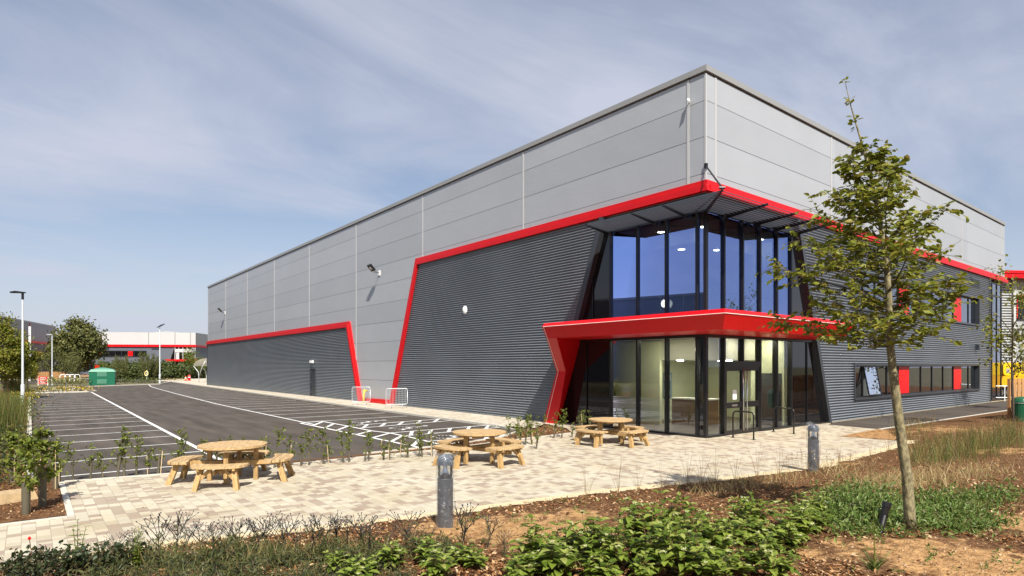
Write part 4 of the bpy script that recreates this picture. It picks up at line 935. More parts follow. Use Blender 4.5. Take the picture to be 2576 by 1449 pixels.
# road far behind the car park
mb = MB(); mb.poly([g(-60, 962), g(80, 964.5), g(280, 958.5), g(420, 961.5), g(520, 955), (30, 130), (60, 200), g(500, 944.5), g(400, 948), g(280, 951), g(80, 955), g(-60, 955)], -.075); struct(mb.build("road", M['asphalt']))
kerbs("kerb", [g(-60, 954.6), g(80, 954.4), g(280, 951), g(400, 947.6), g(520, 944)], .25, z1=.05)
mb = MB(); mb.poly([(-0.9, 92.1), (8, 97), (25, 118), (30, 135), (18, 128), (4, 112), (-2, 100)], -.01); struct(mb.build("pavement", M['paving2']))
mb = MB(); mb.poly([g(140, 952), g(280, 950.2), g(400, 946.9), g(520, 943.2), g(540, 939), g(400, 939.5), g(250, 940.5), g(140, 942)], -.06); struct(mb.build("bark_bed", M['bark']))
mb = MB(); mb.poly([(-21, 30), (-20.5, 66), (-30, 110), (-50, 110), (-34, 66), (-34, 15)], -.07); struct(mb.build("road", M['asphalt']))
kerbs("kerb", [(-21, 30), (-20.5, 66)], .2, z1=.05)

# ================================================================ FAR BUILDINGS
FH = lambda py, d: CAM[2] + (YH - py) / FPX * d
def facade_thing(name, label, lat, dep, dirv, cat="warehouse"):
    o = cw(lat, dep); dv = dirv[0] * RIGHT + dirv[1] * FWD
    return thing(name, label, cat, (*o, 0), math.atan2(dv[1], dv[0]))
M['palepanel'] = mat("pale cladding", (.46, .46, .455), .5, var=.03, vscale=.3)
M['greyclad'] = mat("far grey cladding", (.10, .115, .14), .5, var=.06, vscale=.6, stretch=(.2, .2, 6))
D = 170.0; sx = D / FPX
t = facade_thing("warehouse", "distant white-topped warehouse with red band behind the hedge", (492 - CXP) * sx, D, (1, .14))
X = lambda px: (px - 492) * sx
Z = lambda py: FH(py, D)
hw = Z(837)
mb = MB(); mb.box(-80, 0, 0, 60, Z(868), hw); mb.build("upper_wall", M['palepanel'], t)
mb = MB(); mb.add([(0.01, 0, Z(868)), (0.01, 60, Z(868)), (0.01, 60, hw), (0.01, 0, hw)], [(0, 1, 2, 3)])
for x in (X(267), X(382), X(443.5), X(480)): mb.box(x - .1, x + .1, -.05, 0, Z(867), hw)
mb.build("flashing", M['parapet'], t)
mb = MB(); mb.box(-80, -.02, .15, 59.9, 0, Z(873.2)); mb.build("lower_wall", M['greyclad'], t)
mb = MB(); mb.box(-80, .15, -.2, 60, Z(873), Z(867.5)); mb.build("red_band", M['red'], t)
mb = MB(); xa = X(322); xb = X(468); zr = Z(834.2); mb.add([(xa, 8, hw), (xb, 8, hw), ((xa + xb) / 2, 8, zr + .5), (xa, 58, hw), (xb, 58, hw), ((xa + xb) / 2, 58, zr + .5)], [(0, 1, 2), (3, 5, 4), (0, 2, 5, 3), (1, 4, 5, 2)]); fixn(mb.build("roof", M['roof'], t))
for (za, zb, xl, xr) in ((Z(896), Z(884), -80, X(376.7)), (Z(931), Z(918), -80, X(312))):
    mb = MB(); mb.box(xl, xr, .05, .14, za, zb); w_ = mb.build("window", M['blackglass'], t)
    mb = MB(); 
    for x in np.arange(xl, xr, 1.6): mb.box(x - .05, x + .05, 0, .05, za, zb)
    mb.box(xl, xr, -.05, .05, zb, zb + .15); mb.box(xl, xr, -.05, .05, za - .15, za); mb.build("frame", M['dark'], w_)
    for a, b_ in ((259, 270.4), (334.3, 345.2)):
        if X(b_) < xr: mb = MB(); mb.box(X(a), X(b_), -.02, .04, za, zb); mb.build("infill_panel", M['redpanel'], w_)
for a, b_, y0, y1 in ((272, 290, 879, 875), (388.5, 407, 879.5, 875.5), (272, 290, 913.5, 909.5), (388.5, 407, 913.5, 909.5)):
    mb = MB(); mb.box(X(a), X(b_), .05, .14, Z(y0), Z(y1)); mb.build("louvre_vent", M['dark'], t)
mb = MB(); pts = [(X(442), Z(873.5)), (X(500) - .9, Z(873.5)), (X(500) - .9, 0), (X(421), 0)]
mb.add([(x, .10, z) for x, z in pts], [(0, 1, 2, 3)]); ew = mb.build("entrance_glazing", M['blackglass'], t)
mb = MB(); mb.box(X(443), X(484), .06, .09, Z(886), Z(878)); mb.box(X(446), X(452), .06, .09, Z(905), Z(887)); mb.build("painted_lit_ceiling", mat("pale interior", (.5, .52, .5), .8), ew)  # pale colour imitates a lit ceiling, boxes sit before the black glass
mb = MB()
for x in (X(443.5), X(452.5), X(462), X(472), X(484), X(488), X(491)): mb.box(x - .08, x + .08, -.02, .055, 0, Z(874))
mb.build("mullions", M['galv'], ew)
mb = MB(); mb.box(X(426), X(500), -1.8, .15, Z(909), Z(904)); mb.build("canopy", M['red'], t)

D2 = 153.0; s2 = D2 / FPX
t = facade_thing("warehouse", "distant dark grey warehouse with red band at the left edge", (139 - CXP) * s2, D2, (-9, 22))
Lb = 150; hz = FH(824, D2)
mb = MB(); mb.box(-Lb, 0, 0, 60, FH(868, D2), hz); mb.build("upper_wall", mat("mid grey cladding", (.21, .22, .25), .5, var=.05, vscale=.4), t)
mb = MB(); mb.box(-Lb, -.05, .15, 59.8, 0, FH(868, D2)); mb.build("lower_wall", M['greyclad'], t)
mb = MB(); mb.box(-Lb, .15, -.25, 60, FH(868.5, D2), FH(863.5, D2)); mb.build("red_band", M['red'], t)
mb = MB(); mb.box(-Lb - .1, .1, -.1, 60, hz, hz + .35); mb.build("parapet", M['parapet'], t)
mb = MB(); mb.box(0, .08, -.06, .3, FH(863, D2), hz); mb.build("red_trim", M['red'], t)
mb = MB(); mb.box(-18.25, -17.9, -.08, 0, 0, hz); mb.build("downpipe", M['red'], t)
for a in (6.5, 22, 60, 90):
    mb = MB(); mb.box(-a - 9, -a, .05, .14, FH(903.6, D2), FH(886, D2)); w_ = mb.build("window", mat("blue glass", (.03, .035, .1), .05), t)
    mb = MB()
    for x in np.arange(a, a + 9.1, 1.5): mb.box(-x - .06, -x + .06, 0, .05, FH(903.6, D2), FH(886, D2))
    mb.build("frame", M['dark'], w_)
mb = MB(); mb.box(-7, -2.5, -.1, .13, FH(884, D2), FH(876, D2)); mb.build("louvre_vent", M['dark'], t)

# building beyond the right end of the warehouse
D3 = 56.0; o3 = pxz(2527, 920, D3)
t = thing("office_block", "neighbouring block with red roof fascia and slatted walls beyond the right end", "building", (*cw((2505 - CXP) / FPX * D3, D3), 0), yaw + .12)
X3 = lambda px: (px - 2505) / FPX * D3; Z3 = lambda py: FH(py, D3)
mb = MB(); mb.box(0, 18, .3, 14, 0, Z3(700)); mb.build("wall", mat("pale block wall", (.33, .34, .33), .7), t)
mb = MB()
z = .8
while z < Z3(706): mb.box(0.02, X3(2565), .06, .298, z, z + .13); z += .24
mb.build("slats", mat("white slats", (.42, .43, .42), .5), t)
mb = MB(); mb.box(X3(2551), X3(2560), -.05, .055, 0, Z3(701)); mb.build("column", M['palepanel'], t)
mb = MB(); mb.box(X3(2566), X3(2650), .05, .28, Z3(800), Z3(745)); w_ = mb.build("window", M['blackglass'], t); mb = MB(); mb.box(X3(2565), X3(2650), -.0, .05, Z3(745), Z3(742)); mb.box(X3(2565), X3(2567), -.0, .05, Z3(800), Z3(745)); mb.build("frame", M['redpanel'], w_)
mb = MB(); mb.box(-.3, X3(2563), -1.0, 14, Z3(702), Z3(692)); mb.box(-.3, X3(2563), -1.06, 14, Z3(691.3), Z3(684)); mb.box(X3(2563.5), 20, -.6, 14, Z3(701), Z3(683)); mb.build("fascia", M['red'], t)
mb = MB(); mb.box(2.5, 5.2, 2, 5, Z3(684), Z3(677)); mb.build("roof_unit", M['galv'], t); mb = MB(); mb.box(X3(2528), X3(2538), 2, 6, Z3(684), Z3(679)); mb.tube([(X3(2537), 3, Z3(679)), (X3(2537), 3, Z3(672))], .1, 6); mb.box(X3(2534), X3(2540), 2.9, 3.1, Z3(672), Z3(669)); mb.build("roof_aerial", M['black'], t)

# yellow lorry behind the fence, its door writing as in the photograph
D4 = 44.0; o4 = cw((2522 - CXP) / FPX * D4, D4); u4 = D4 / FPX
t = thing("lorry", "yellow lorry with black lettering parked behind the timber fence", "lorry", (*o4, 0), yaw)
X4 = lambda px: (px - 2522) * u4; Z4 = lambda py: FH(py, D4)
M['yellow'] = mat("lorry yellow", (.80, .50, .01), .3, coat=.4)
mb = MB(); r = .25; xa, xb, za, zb = X4(2524), X4(2524) + 5.6, Z4(945), Z4(912)
pts = []
for cx_, cz_, a0 in ((xb - r, zb - r, 0), (xa + r, zb - r, 90), (xa + r, za + r, 180), (xb - r, za + r, 270)):
    for q in np.linspace(a0, a0 + 90, 5): pts.append((cx_ + r * math.cos(math.radians(q)), cz_ + r * math.sin(math.radians(q))))
n = len(pts); mb.add([(x, 0, z) for x, z in pts] + [(x, 2.3, z) for x, z in pts], [tuple(range(n)), tuple(range(2 * n - 1, n - 1, -1))] + [(i, (i + 1) % n, n + (i + 1) % n, n + i) for i in range(n)])
fixn(mb.build("body", M['yellow'], t))
mb = MB(); mb.hexa([(X4(2507), -.02, .75), (5.5, -.02, .75), (5.5, -.02, za - .02), (X4(2524), -.02, za - .02)], [(X4(2507), 2.3, .75), (5.5, 2.3, .75), (5.5, 2.3, za - .02), (X4(2524), 2.3, za - .02)]); fixn(mb.build("chassis", mat("lorry orange", (.75, .36, .01), .35), t))
for x in (X4(2513), X4(2535), 4.6):
    mb = MB(); mb.tube([(x, -.12, .46), (x, .2, .46)], .46, 20); wh = mb.build("wheel", M['black'], t); mb = MB(); mb.tube([(x, -.135, .46), (x, -.1, .46)], .24, 16); mb.build("rim", M['steel'], wh)
def text_mesh(name, s, size, m, parent, loc, rot):
    cu = bpy.data.curves.new(name, 'FONT'); cu.body = s; cu.size = size; cu.extrude = .008; cu.offset = size * .012
    o = bpy.data.objects.new(name, cu); COL.objects.link(o); bpy.context.view_layer.update()
    me = bpy.data.meshes.new_from_object(o.evaluated_get(bpy.context.evaluated_depsgraph_get())); bpy.data.objects.remove(o)
    me.materials.clear(); me.materials.append(m); o2 = bpy.data.objects.new(name, me); COL.objects.link(o2); o2.parent = parent; o2.location = loc; o2.rotation_euler = rot; o2.scale = (1.25, 1, 1); return o2
text_mesh("lettering", "GIBB", .50, M['black'], t, (X4(2542), -.012, Z4(933.5)), (math.radians(90), 0, 0))
text_mesh("lettering", "MACHIN", .14, M['black'], t, (X4(2543), -.012, Z4(937.5)), (math.radians(90), 0, 0))
mb = MB(); mb.box(X4(2531), X4(2540), -.012, 0, Z4(938), Z4(927)); em = mb.build("emblem", mat("emblem grey", (.35, .30, .25), .5), t)
mb = MB(); mb.hexa([(X4(2531.5), -.02, Z4(937)), (X4(2537), -.02, Z4(931)), (X4(2539.5), -.02, Z4(931)), (X4(2534), -.02, Z4(937))], [(X4(2531.5), -.013, Z4(937)), (X4(2537), -.013, Z4(931)), (X4(2539.5), -.013, Z4(931)), (X4(2534), -.013, Z4(937))]); mb.build("stripe", M['black'], em)
# rail, timber fence and green bin at the right edge
t = thing("guard_rail", "white tubular guard rail in front of the yellow lorry", "guard rail", (*cw((2505 - CXP) / FPX * 41, 41), 0), yaw)
mb = MB(); mb.tube([(0, 0, 1.03), (4.5, 0, 1.03)], .03, 8); mb.tube([(0, 0, .25), (4.5, 0, .25)], .03, 8); mb.build("rails", M['white'], t)
for x in (0.6, 1.9, 3.2, 4.5): mb = MB(); mb.tube([(x, 0, -.3), (x, 0, 1.03)], .03, 8); mb.build("post", M['white'], t)
f0 = cw((2546 - CXP) / FPX * 25.6, 25.6)
plank_fence("timber_fence", "orange timber screen fence beside the green bin at the right edge", f0, (40.0, -9.5), 1.85, .03, .15)
b0 = cw((2571 - CXP) / FPX * 25.0, 25.0)
t = thing("litter_bin", "green rounded litter bin in front of the timber fence", "bin", (*b0, 0), yaw)
mb = MB(); mb.lathe((0, 0, 0), [(.30, 0), (.33, .05), (.34, .85), (.36, .87), (.36, .93), (.30, 1.05), (.15, 1.12), (0, 1.13)], 24); mb.build("body", mat("bin green", (.008, .09, .04), .35), t, smooth=False)
mb = MB(); mb.lathe((0, 0, 0), [(.365, .86), (.368, .885)], 24); mb.build("rim", M['galv'], t)
# ================================================================ VEGETATION
def unit(v): return v / (np.linalg.norm(v, axis=-1, keepdims=True) + 1e-9)
def leaves(mb, pos, d, nrm, Ls, Ws, m=0, near=False, droop=0.12):
    """many leaves at once: base points pos, pointing along d, upper side nrm"""
    k = len(pos)
    if k == 0: return
    d = unit(d); s = unit(np.cross(nrm, d)); nrm = np.cross(d, s)
    Ls = np.asarray(Ls).reshape(-1, 1) * np.ones((k, 1)); Ws = np.asarray(Ws).reshape(-1, 1) * np.ones((k, 1))
    P = lambda a, b, c: pos + d * Ls * a + s * Ws * b + nrm * Ls * c
    if near:
        V = np.stack([P(0, 0, 0), P(.28, .5, .03), P(.65, .42, -.02), P(1, 0, -droop * 1.5), P(.65, -.42, -.02), P(.28, -.5, .03), P(.3, 0, -.05), P(.66, 0, -.09)], 1).reshape(-1, 3)
        o = (np.arange(k) * 8)[:, None]
        Fq = np.concatenate([np.array([[6, 7, 2, 1]]) + o, np.array([[6, 5, 4, 7]]) + o]); Ft = np.concatenate([np.array([[0, 6, 1]]) + o, np.array([[0, 5, 6]]) + o, np.array([[7, 3, 2]]) + o, np.array([[7, 4, 3]]) + o])
        n0 = mb.n; mb.arr(V, Fq, m); mb.F.extend(map(tuple, (Ft + n0).tolist())); mb.M.extend([m] * len(Ft))
    else:
        V = np.stack([P(0, 0, 0), P(.45, .5, .05), P(1, 0, -droop), P(.45, -.5, .05)], 1).reshape(-1, 3); o = (np.arange(k) * 4)[:, None]
        mb.arr(V, np.concatenate([np.array([[0, 2, 1]]) + o, np.array([[0, 3, 2]]) + o]), m)
def rdir(n, rng, up=0.0):
    v = unit(rng.normal(size=(n, 3))); v[:, 2] += up; return unit(v)
def blades(mb, base, top, w, m=0):
    """thin grass blades base->top, bending"""
    k = len(base); d = top - base; s = unit(np.cross(d, RNG.normal(size=(k, 3)))) * np.asarray(w).reshape(-1, 1)
    mid = base + d * .55; mid[:, 2] += np.abs(d[:, 2]) * .08
    V = np.stack([base - s, base + s, mid + s * .7, mid - s * .7, top], 1).reshape(-1, 3); o = (np.arange(k) * 5)[:, None]
    n0 = mb.n; mb.arr(V, np.array([[0, 1, 2, 3]]) + o, m); Ft = np.array([[3, 2, 4]]) + o
    mb.F.extend(map(tuple, (Ft + n0).tolist())); mb.M.extend([m] * k)

M['bark_t'] = mat("young tree bark", (.20, .17, .09), .85, var=.55, vscale=26, bump=1.0, bscale=30, stretch=(1, 1, .5))
M['bark_d'] = mat("dark bark", (.075, .055, .038), .9, var=.3, vscale=6, bump=.6, bscale=20)
M['leaf_h'] = leafmat("hornbeam leaves", [(.085, .110, .010), (.16, .185, .018), (.27, .28, .034), (.25, .20, .03)], .42)
M['leaf_o'] = leafmat("oak leaves", [(.060, .072, .018), (.11, .118, .030), (.18, .17, .05)], .28)
M['leaf_y'] = leafmat("light green leaves", [(.07, .10, .012), (.14, .175, .022), (.23, .25, .04)], .36)
M['leaf_b'] = leafmat("hedge leaves", [(.040, .062, .016), (.075, .100, .024), (.13, .14, .04)], .25)
M['leaf_d'] = leafmat("dogwood leaves", [(.066, .108, .013), (.14, .20, .024), (.25, .315, .052), (.33, .345, .10)], .38, .40)
M['leaf_v'] = leafmat("verbena leaves", [(.030, .046, .015), (.072, .09, .030), (.15, .155, .055), (.11, .07, .032)], .22)
M['leaf_r'] = leafmat("rose leaves", [(.018, .03, .010), (.035, .052, .016), (.075, .05, .02)], .2)
M['herb'] = leafmat("herb leaves", [(.055, .105, .016), (.11, .18, .034), (.20, .27, .07), (.13, .12, .04)], .3)
M['straw'] = leafmat("straw", [(.24, .165, .06), (.42, .31, .13), (.56, .46, .25)], .25)
M['rust'] = leafmat("rusty stems", [(.10, .052, .020), (.20, .115, .045), (.32, .22, .09)], .2)
M['reed'] = leafmat("reed green", [(.045, .075, .016), (.10, .135, .028), (.20, .21, .055)], .3)
M['stemv'] = mat("dark stem", (.022, .022, .018), .7)
M['stemr'] = mat("red stem", (.14, .055, .03), .6)
M['cane'] = mat("bamboo cane", (.55, .42, .24), .6)
M['tube'] = leafmat("spiral guard", [(.10, .088, .058), (.16, .14, .095)], .25)
M['cream_f'] = mat("cream flower", (.50, .50, .26), .8)
M['yellow_f'] = leafmat("yellow flowers", [(.55, .36, .02), (.65, .48, .05), (.5, .28, .02)], .2)
M['white_f'] = leafmat("white flowers", [(.6, .6, .5), (.75, .74, .66)], .2)

# ---- the young hornbeam in front of the right wall
def tree_main():
    rng = np.random.default_rng(21); dep = 8.37
    b0 = np.array([*g(2290, 1341, .1), .06])
    W3 = lambda px, py, dd=0.0: np.array([*cw((px - CXP) / FPX * dep + 0, dep + dd), CAM[2] + (YH - py) / FPX * dep])
    t = thing("hornbeam_tree", "young leafy tree with a slim leaning trunk in the bed before the right wall", "tree", tuple(b0))
    line_ = [W3(2290, 1341), W3(2288, 1290), W3(2282, 1200), W3(2270, 1120), W3(2258, 1030), W3(2250, 960), W3(2238, 860), W3(2237, 760), W3(2228, 640), W3(2210, 540), W3(2192, 450), W3(2165, 350), W3(2140, 265), W3(2125, 203)]
    rad = [.085, .072, .066, .062, .058, .054, .048, .042, .034, .026, .020, .013, .007, .003]
    mb = MB(); mb.tube([p - b0 for p in line_], rad, 14); mb.lathe((0, 0, -.05), [(.15, 0), (.10, .08), (.078, .2)], 12) if False else None
    mb.build("trunk", M['bark_t'], t, smooth=True)
    L_ = np.array(line_); zs = L_[:, 2]
    axis = lambda z: np.array([np.interp(z, zs, L_[:, i]) for i in range(3)])
    env = lambda z: float(np.interp(z, [2.55, 2.85, 3.15, 3.6, 4.1, 4.6, 5.0, 5.4, 5.8, 6.3], [.68, 1.0, 1.12, 1.02, .90, .60, .34, .23, .16, .08]))
    tw = MB(); lf = MB(); pos = []; dr = []; nr = []; ln = []
    nb = 60
    for i in range(nb):
        f = (i + .5) / nb; z = 2.62 + (5.25 - 2.62) * f ** 1.1; a = i * 2.39996 + rng.uniform(-.3, .3)
        Lb = env(z + .25) * rng.uniform(.72, 1.12); o = axis(z); rise = np.interp(z, [2.6, 3.2, 4.5, 6], [.15, .42, .85, 1.4]) * rng.uniform(.55, 1.6)
        if rng.random() < .12: Lb *= 1.25; rise *= 1.5
        hd = np.array([math.cos(a), math.sin(a), 0]); hd[:2] -= RIGHT * .24; pts = []
        for s in np.linspace(0, 1, 7):
            pts.append(o + hd * Lb * s + np.array([0, 0, rise * Lb * (s ** 1.25) * .62]) + rng.normal(0, .018, 3) * s)
        pts = np.array(pts); tw.tube([p - b0 for p in pts], list(np.linspace(.012, .002, 7) * (.5 + .5 * Lb)), 5, cap=False)
        nt_ = int(6 + 11 * Lb)
        for k in range(nt_):
            s = rng.uniform(.12, 1.0) ** .85; j = s * 6; q = pts[int(min(j, 5))] * (1 - (j - int(min(j, 5)))) + pts[int(min(j, 5)) + 1] * (j - int(min(j, 5)))
            sd = hd * rng.uniform(.3, 1) + np.array([-hd[1], hd[0], 0]) * rng.uniform(-1.2, 1.2) + np.array([0, 0, rng.uniform(-.45, 1.1)]); sd /= np.linalg.norm(sd)
            tl = rng.uniform(.14, .36) * (.6 + .4 * Lb); e = q + sd * tl; md = q + sd * tl * .5 + np.array([0, 0, .02])
            tw.tube([q - b0, md - b0, e - b0], [.0035, .0025, .0015], 4, cap=False)
            nl = int(rng.integers(5, 9)); sp = np.cross(sd, [0, 0, 1]); sp /= np.linalg.norm(sp) + 1e-6
            for m_ in range(nl):
                u = .2 + .8 * m_ / (nl - 1); sg = 1 if m_ % 2 else -1
                pos.append(q + sd * tl * u); dr.append(sd * rng.uniform(.2, .8) + sp * sg * rng.uniform(.5, 1.1) + np.array([0, 0, rng.uniform(-.6, .15)])); nr.append(np.array([rng.normal(0, .75), rng.normal(0, .75), .9])); ln.append(rng.uniform(.055, .12))
    # leader leaves
    for k in range(120):
        z = rng.uniform(5.15, 6.38); q = axis(z); a = rng.uniform(0, 6.28); rr_ = env(z) * .3
        hd = np.array([math.cos(a), math.sin(a), rng.uniform(-.1, .5)]); 
        if math.sin(z * 21) < -.1: continue
        pos.append(q + hd * rng.uniform(.01, rr_)); dr.append(hd + np.array([0, 0, rng.uniform(-.5, .3)])); nr.append(np.array([rng.normal(0, .4), rng.normal(0, .4), 1])); ln.append(rng.uniform(.05, .085))
    tw.build("branches", M['bark_d'], t, smooth=True)
    ln = np.array(ln); leaves(lf, np.array(pos) - b0, np.array(dr), np.array(nr), ln, ln * rng.uniform(.5, .65, len(ln)), near=True)
    lf.build("crown", M['leaf_h'], t)
    return t
tree_main()

def clump_cloud(rng, n, c, r, nclump, cs, shell=.45):
    """n leaf points in clumps inside an uneven ellipsoid"""
    d = unit(rng.normal(size=(nclump, 3))); rad = rng.uniform(shell, 1.0, (nclump, 1)) ** .6
    bump = 1 + .16 * np.sin(3 * d[:, :1] * 2 + 1) + .12 * np.sin(5 * d[:, 1:2] + 2 * d[:, 2:3])
    cc = np.array(c) + d * rad * bump * np.array(r)
    i = rng.integers(0, nclump, n); p = cc[i] + rng.normal(size=(n, 3)) * cs * rng.uniform(.6, 1.4, (n, 1)); return p, unit(p - np.array(c) + 1e-6)
def simple_tree(name, label, cat, loc, h, r, trunk_h, nleaf, ls, lm, group=None, seed=1, nclump=60, cs=None, trunk_r=.05, zsq=None, rz=0.0, part=("trunk", "crown")):
    rng = np.random.default_rng(seed); t = thing(name, label, cat, loc, rz, group)
    hc = (h - trunk_h) / 2; cz = trunk_h + hc
    mb = MB(); mb.tube([(0, 0, -.1), (.02, 0, trunk_h * .5), (0, .03, trunk_h), (.05, 0, cz), (0, 0, h - .2 * hc)], [trunk_r * 1.3, trunk_r, trunk_r * .85, trunk_r * .5, .01], 8)
    for k in range(9):
        a = k * 2.4; z = trunk_h * .85 + k * hc * .14; e = np.array([math.cos(a) * r * .75, math.sin(a) * r * .75, z + hc * .55])
        mb.tube([(0, 0, z), tuple(e * [.45, .45, 1] - [0, 0, hc * .22]), tuple(e)], [trunk_r * .55, trunk_r * .3, .008], 5, cap=False)
    mb.build(part[0], M['bark_d'], t, smooth=True)
    p, nrm = clump_cloud(rng, nleaf, (0, 0, cz), (r, r, hc), nclump, cs or r * .16)
    lf = MB(); l_ = rng.uniform(.7, 1.3, nleaf) * ls; leaves(lf, p, rdir(nleaf, rng), nrm * .7 + rng.normal(size=(nleaf, 3)) * .6 + np.array([0, 0, .5]), l_, l_ * .7)
    lf.build(part[1], lm, t); return t
def bush(name, label, cat, loc, h, r, nleaf, ls, lm, group=None, seed=1, nclump=26):
    rng = np.random.default_rng(seed); t = thing(name, label, cat, loc, 0, group); mb = MB()
    for k in range(7):
        a = k * 2.4; mb.tube([(0, 0, -.05), (math.cos(a) * r * .4, math.sin(a) * r * .4, h * .5), (math.cos(a) * r * .7, math.sin(a) * r * .7, h * .8)], [.03, .02, .008], 5, cap=False)
    mb.build("stems", M['bark_d'], t); p, nrm = clump_cloud(rng, nleaf, (0, 0, h * .5), (r, r, h * .5), nclump, r * .17, .3); p[:, 2] = np.maximum(p[:, 2], .02)
    lf = MB(); l_ = rng.uniform(.7, 1.3, nleaf) * ls; leaves(lf, p, rdir(nleaf, rng), nrm + rng.normal(size=(nleaf, 3)) * .6, l_, l_ * .7); lf.build("foliage", lm, t); return t

P2 = lambda px, dep: cw((px - CXP) / FPX * dep, dep)
# big round tree far left, four small street trees on the left edge
Dk = 122.0; ok_r = 55 / FPX * Dk
oak = simple_tree("oak_tree", "big round dark tree between the two distant warehouses", "tree", (*P2(196, Dk), 0), FH(819, Dk), ok_r, 2.4, 13000, .5, M['leaf_o'], seed=4, nclump=120, cs=.62, trunk_r=.35)
gs = "small street trees in the left verge"
s1_ = simple_tree("street_tree", "leafy street tree cut by the left edge of the photo, nearest of the verge trees", "tree", (*g(8, 1004), 0), FH(790, 43), 1.25, 1.5, 7500, .15, M['leaf_h'], gs, seed=5, nclump=70, cs=.2, trunk_r=.06)
dup(s1_, (*g(31, 1001), 0), 1.9, .72, "leafy street tree just left of the tall pale street lamp", gs)
s2_ = simple_tree("street_tree", "street tree directly behind the tall pale lamp post", "tree", (*g(47, 985), 0), 4.6, 1.35, 1.3, 5200, .19, M['leaf_h'], gs, seed=8, nclump=50, cs=.24, trunk_r=.07)
dup(s2_, (*g(70, 978), 0), 2.2, (.6, .6, .66), "low street tree right of the tall pale lamp post, with orange tinted leaves", gs)
gt = "small trees before the distant warehouses"
u1 = simple_tree("upright_tree", "narrow upright tree before the dark grey warehouse", "tree", (*P2(131 - 0, 112), 0), 5.6, 1.9, .8, 2000, .24, M['leaf_o'], gt, seed=9, nclump=50, cs=.3)
u1.location = (*P2(134, 112), 0)
dup(u1, (*P2(190, 100), 0), .7, (.55, .55, .7), "dark leafy small tree left of the big round tree", gt); list_ = COL.objects[-1] if False else None
dup(u1, (*P2(176, 108), 0), 1.7, (.75, .75, .85), "dark leafy small tree beside the short pale lamp post", gt)
dup(u1, (*P2(315 / 1.0 - 1, 108), 0), 2.1, (.4, .4, .72), "slim tree rising above the hedge below the left red window panel", gt)
dup(u1, (*P2(293, 108), 0), 3.1, (.4, .4, .72), "slim small tree just right of the green kiosk", gt)
dup(u1, (*P2(362, 110), 0), 4.1, (.55, .55, .86), "small tree rising above the hedge below the right red window panel", gt)
dup(u1, (*P2(390, 112), 0), 5.1, (.42, .42, .8), "narrow small tree left of the angled floodlight lamp", gt)
sy = simple_tree("yellow_tree", "small yellow-green tree before the distant entrance canopy", "tree", (*P2(478, 112), 0), 5.6, 1.2, 2.6, 1200, .22, M['leaf_y'], gt, seed=10, nclump=36, cs=.28)
dup(sy, (*P2(505, 114), 0), 2.0, (.6, .6, .7), "thin yellow-green tree nearest the cycle shelter", gt)
dup(sy, (*P2(255, 112), 0), 1.0, (.8, .8, .6), "low yellow-green tree behind the green kiosk", gt)
# far hedge of bushes
hb = bush("hedge_bush", "first bush of the far hedge from the left", "bush", (0, 0, 0), 2.8, 2.4, 1800, .34, M['leaf_b'], "bushes of the far hedge", 12)
hpx = [278, 296, 316, 333, 350, 366, 384, 404, 424, 440, 456, 474, 492, 508]
rr = random.Random(2)
for i, px in enumerate(hpx):
    loc = (*P2(px, 116 + rr.uniform(-2, 3)), 0); sc = (1, 1, rr.uniform(.82, 1.12)); rz = rr.uniform(0, 6)
    if i == 0: hb.location = loc
    else: dup(hb, loc, rz, sc, ORD[i] + " bush of the far hedge from the left, before the white-topped warehouse")
hb["label"] = "first bush of the far hedge from the left, before the white-topped warehouse"
# low hedge rows at the car park end, left and right of the kiosk
def low_hedge(name, label, pts, h, n, ls, mats, seed, split=(.75,)):
    rng = np.random.default_rng(seed); mb = MB()
    for a, b_ in zip(pts[:-1], pts[1:]):
        a = np.array(a); b_ = np.array(b_); k = int(n * np.linalg.norm(b_ - a)); u = rng.random((k, 1)); w_ = rng.normal(0, .5, (k, 2)); hh = (rng.random(k) ** .6) * h * (.6 + .5 * np.sin(u[:, 0] * 37) ** 2)
        p = np.concatenate([a + (b_ - a) * u + w_, hh[:, None]], 1); l_ = rng.uniform(.6, 1.4, k) * ls
        m_ = np.repeat((rng.random(k) > split[0]).astype(int), 1); 
        for mi in (0, 1):
            s_ = m_ == mi
            leaves(mb, p[s_], rdir(s_.sum(), rng, .3), rdir(s_.sum(), rng, .8), l_[s_], l_[s_] * .6, mi)
    return tag(mb.build(name, mats), label, "plants", None, "stuff")
low_hedge("verge_planting", "low green planting left of the green kiosk", [g(112, 968.5), g(222, 968)], .95, 150, .2, [M['leaf_y'], M['straw']], 3)
low_hedge("verge_planting", "low green planting right of the green kiosk", [g(290, 966.5), g(398, 964.5)], .85, 110, .2, [M['leaf_b'], M['leaf_y']], 4)
low_hedge("verge_planting", "thin weeds between the lamp and the far road", [g(410, 959), g(470, 956.5)], .4, 40, .15, [M['straw'], M['leaf_b']], 5)
low_hedge("flower_bed", "yellow and white bedding flowers at the end of the left parking bays", [(-17.0, 58.3), (-13.6, 58.3), (-13.4, 61), (-17.0, 62)], .38, 170, .12, [M['leaf_b'], M['yellow_f']], 6, (.5,))
low_hedge("flower_bed", "white bedding flowers along the kerb of the left bays", [(-17.0, 57.7), (-13.5, 57.7)], .3, 120, .11, [M['leaf_b'], M['white_f']], 7, (.55,))
low_hedge("flower_bed", "yellow flowers at the foot of the tall street lamp", [(-19.0, 37), (-17.9, 45), (-18.2, 52)], .5, 130, .12, [M['leaf_y'], M['yellow_f']], 8, (.5,))
low_hedge("verge_planting", "dense low green plants in the left verge", [(-18.3, 20), (-18.6, 36)], .75, 260, .1, [M['leaf_b'], M['leaf_y']], 9)
low_hedge("verge_planting", "low shrubs with rusty leaves near the left edge", [(-18.3, 3.5), (-18.2, 12.5)], .55, 420, .07, [M['leaf_r'], M['leaf_y']], 19, (.7,))
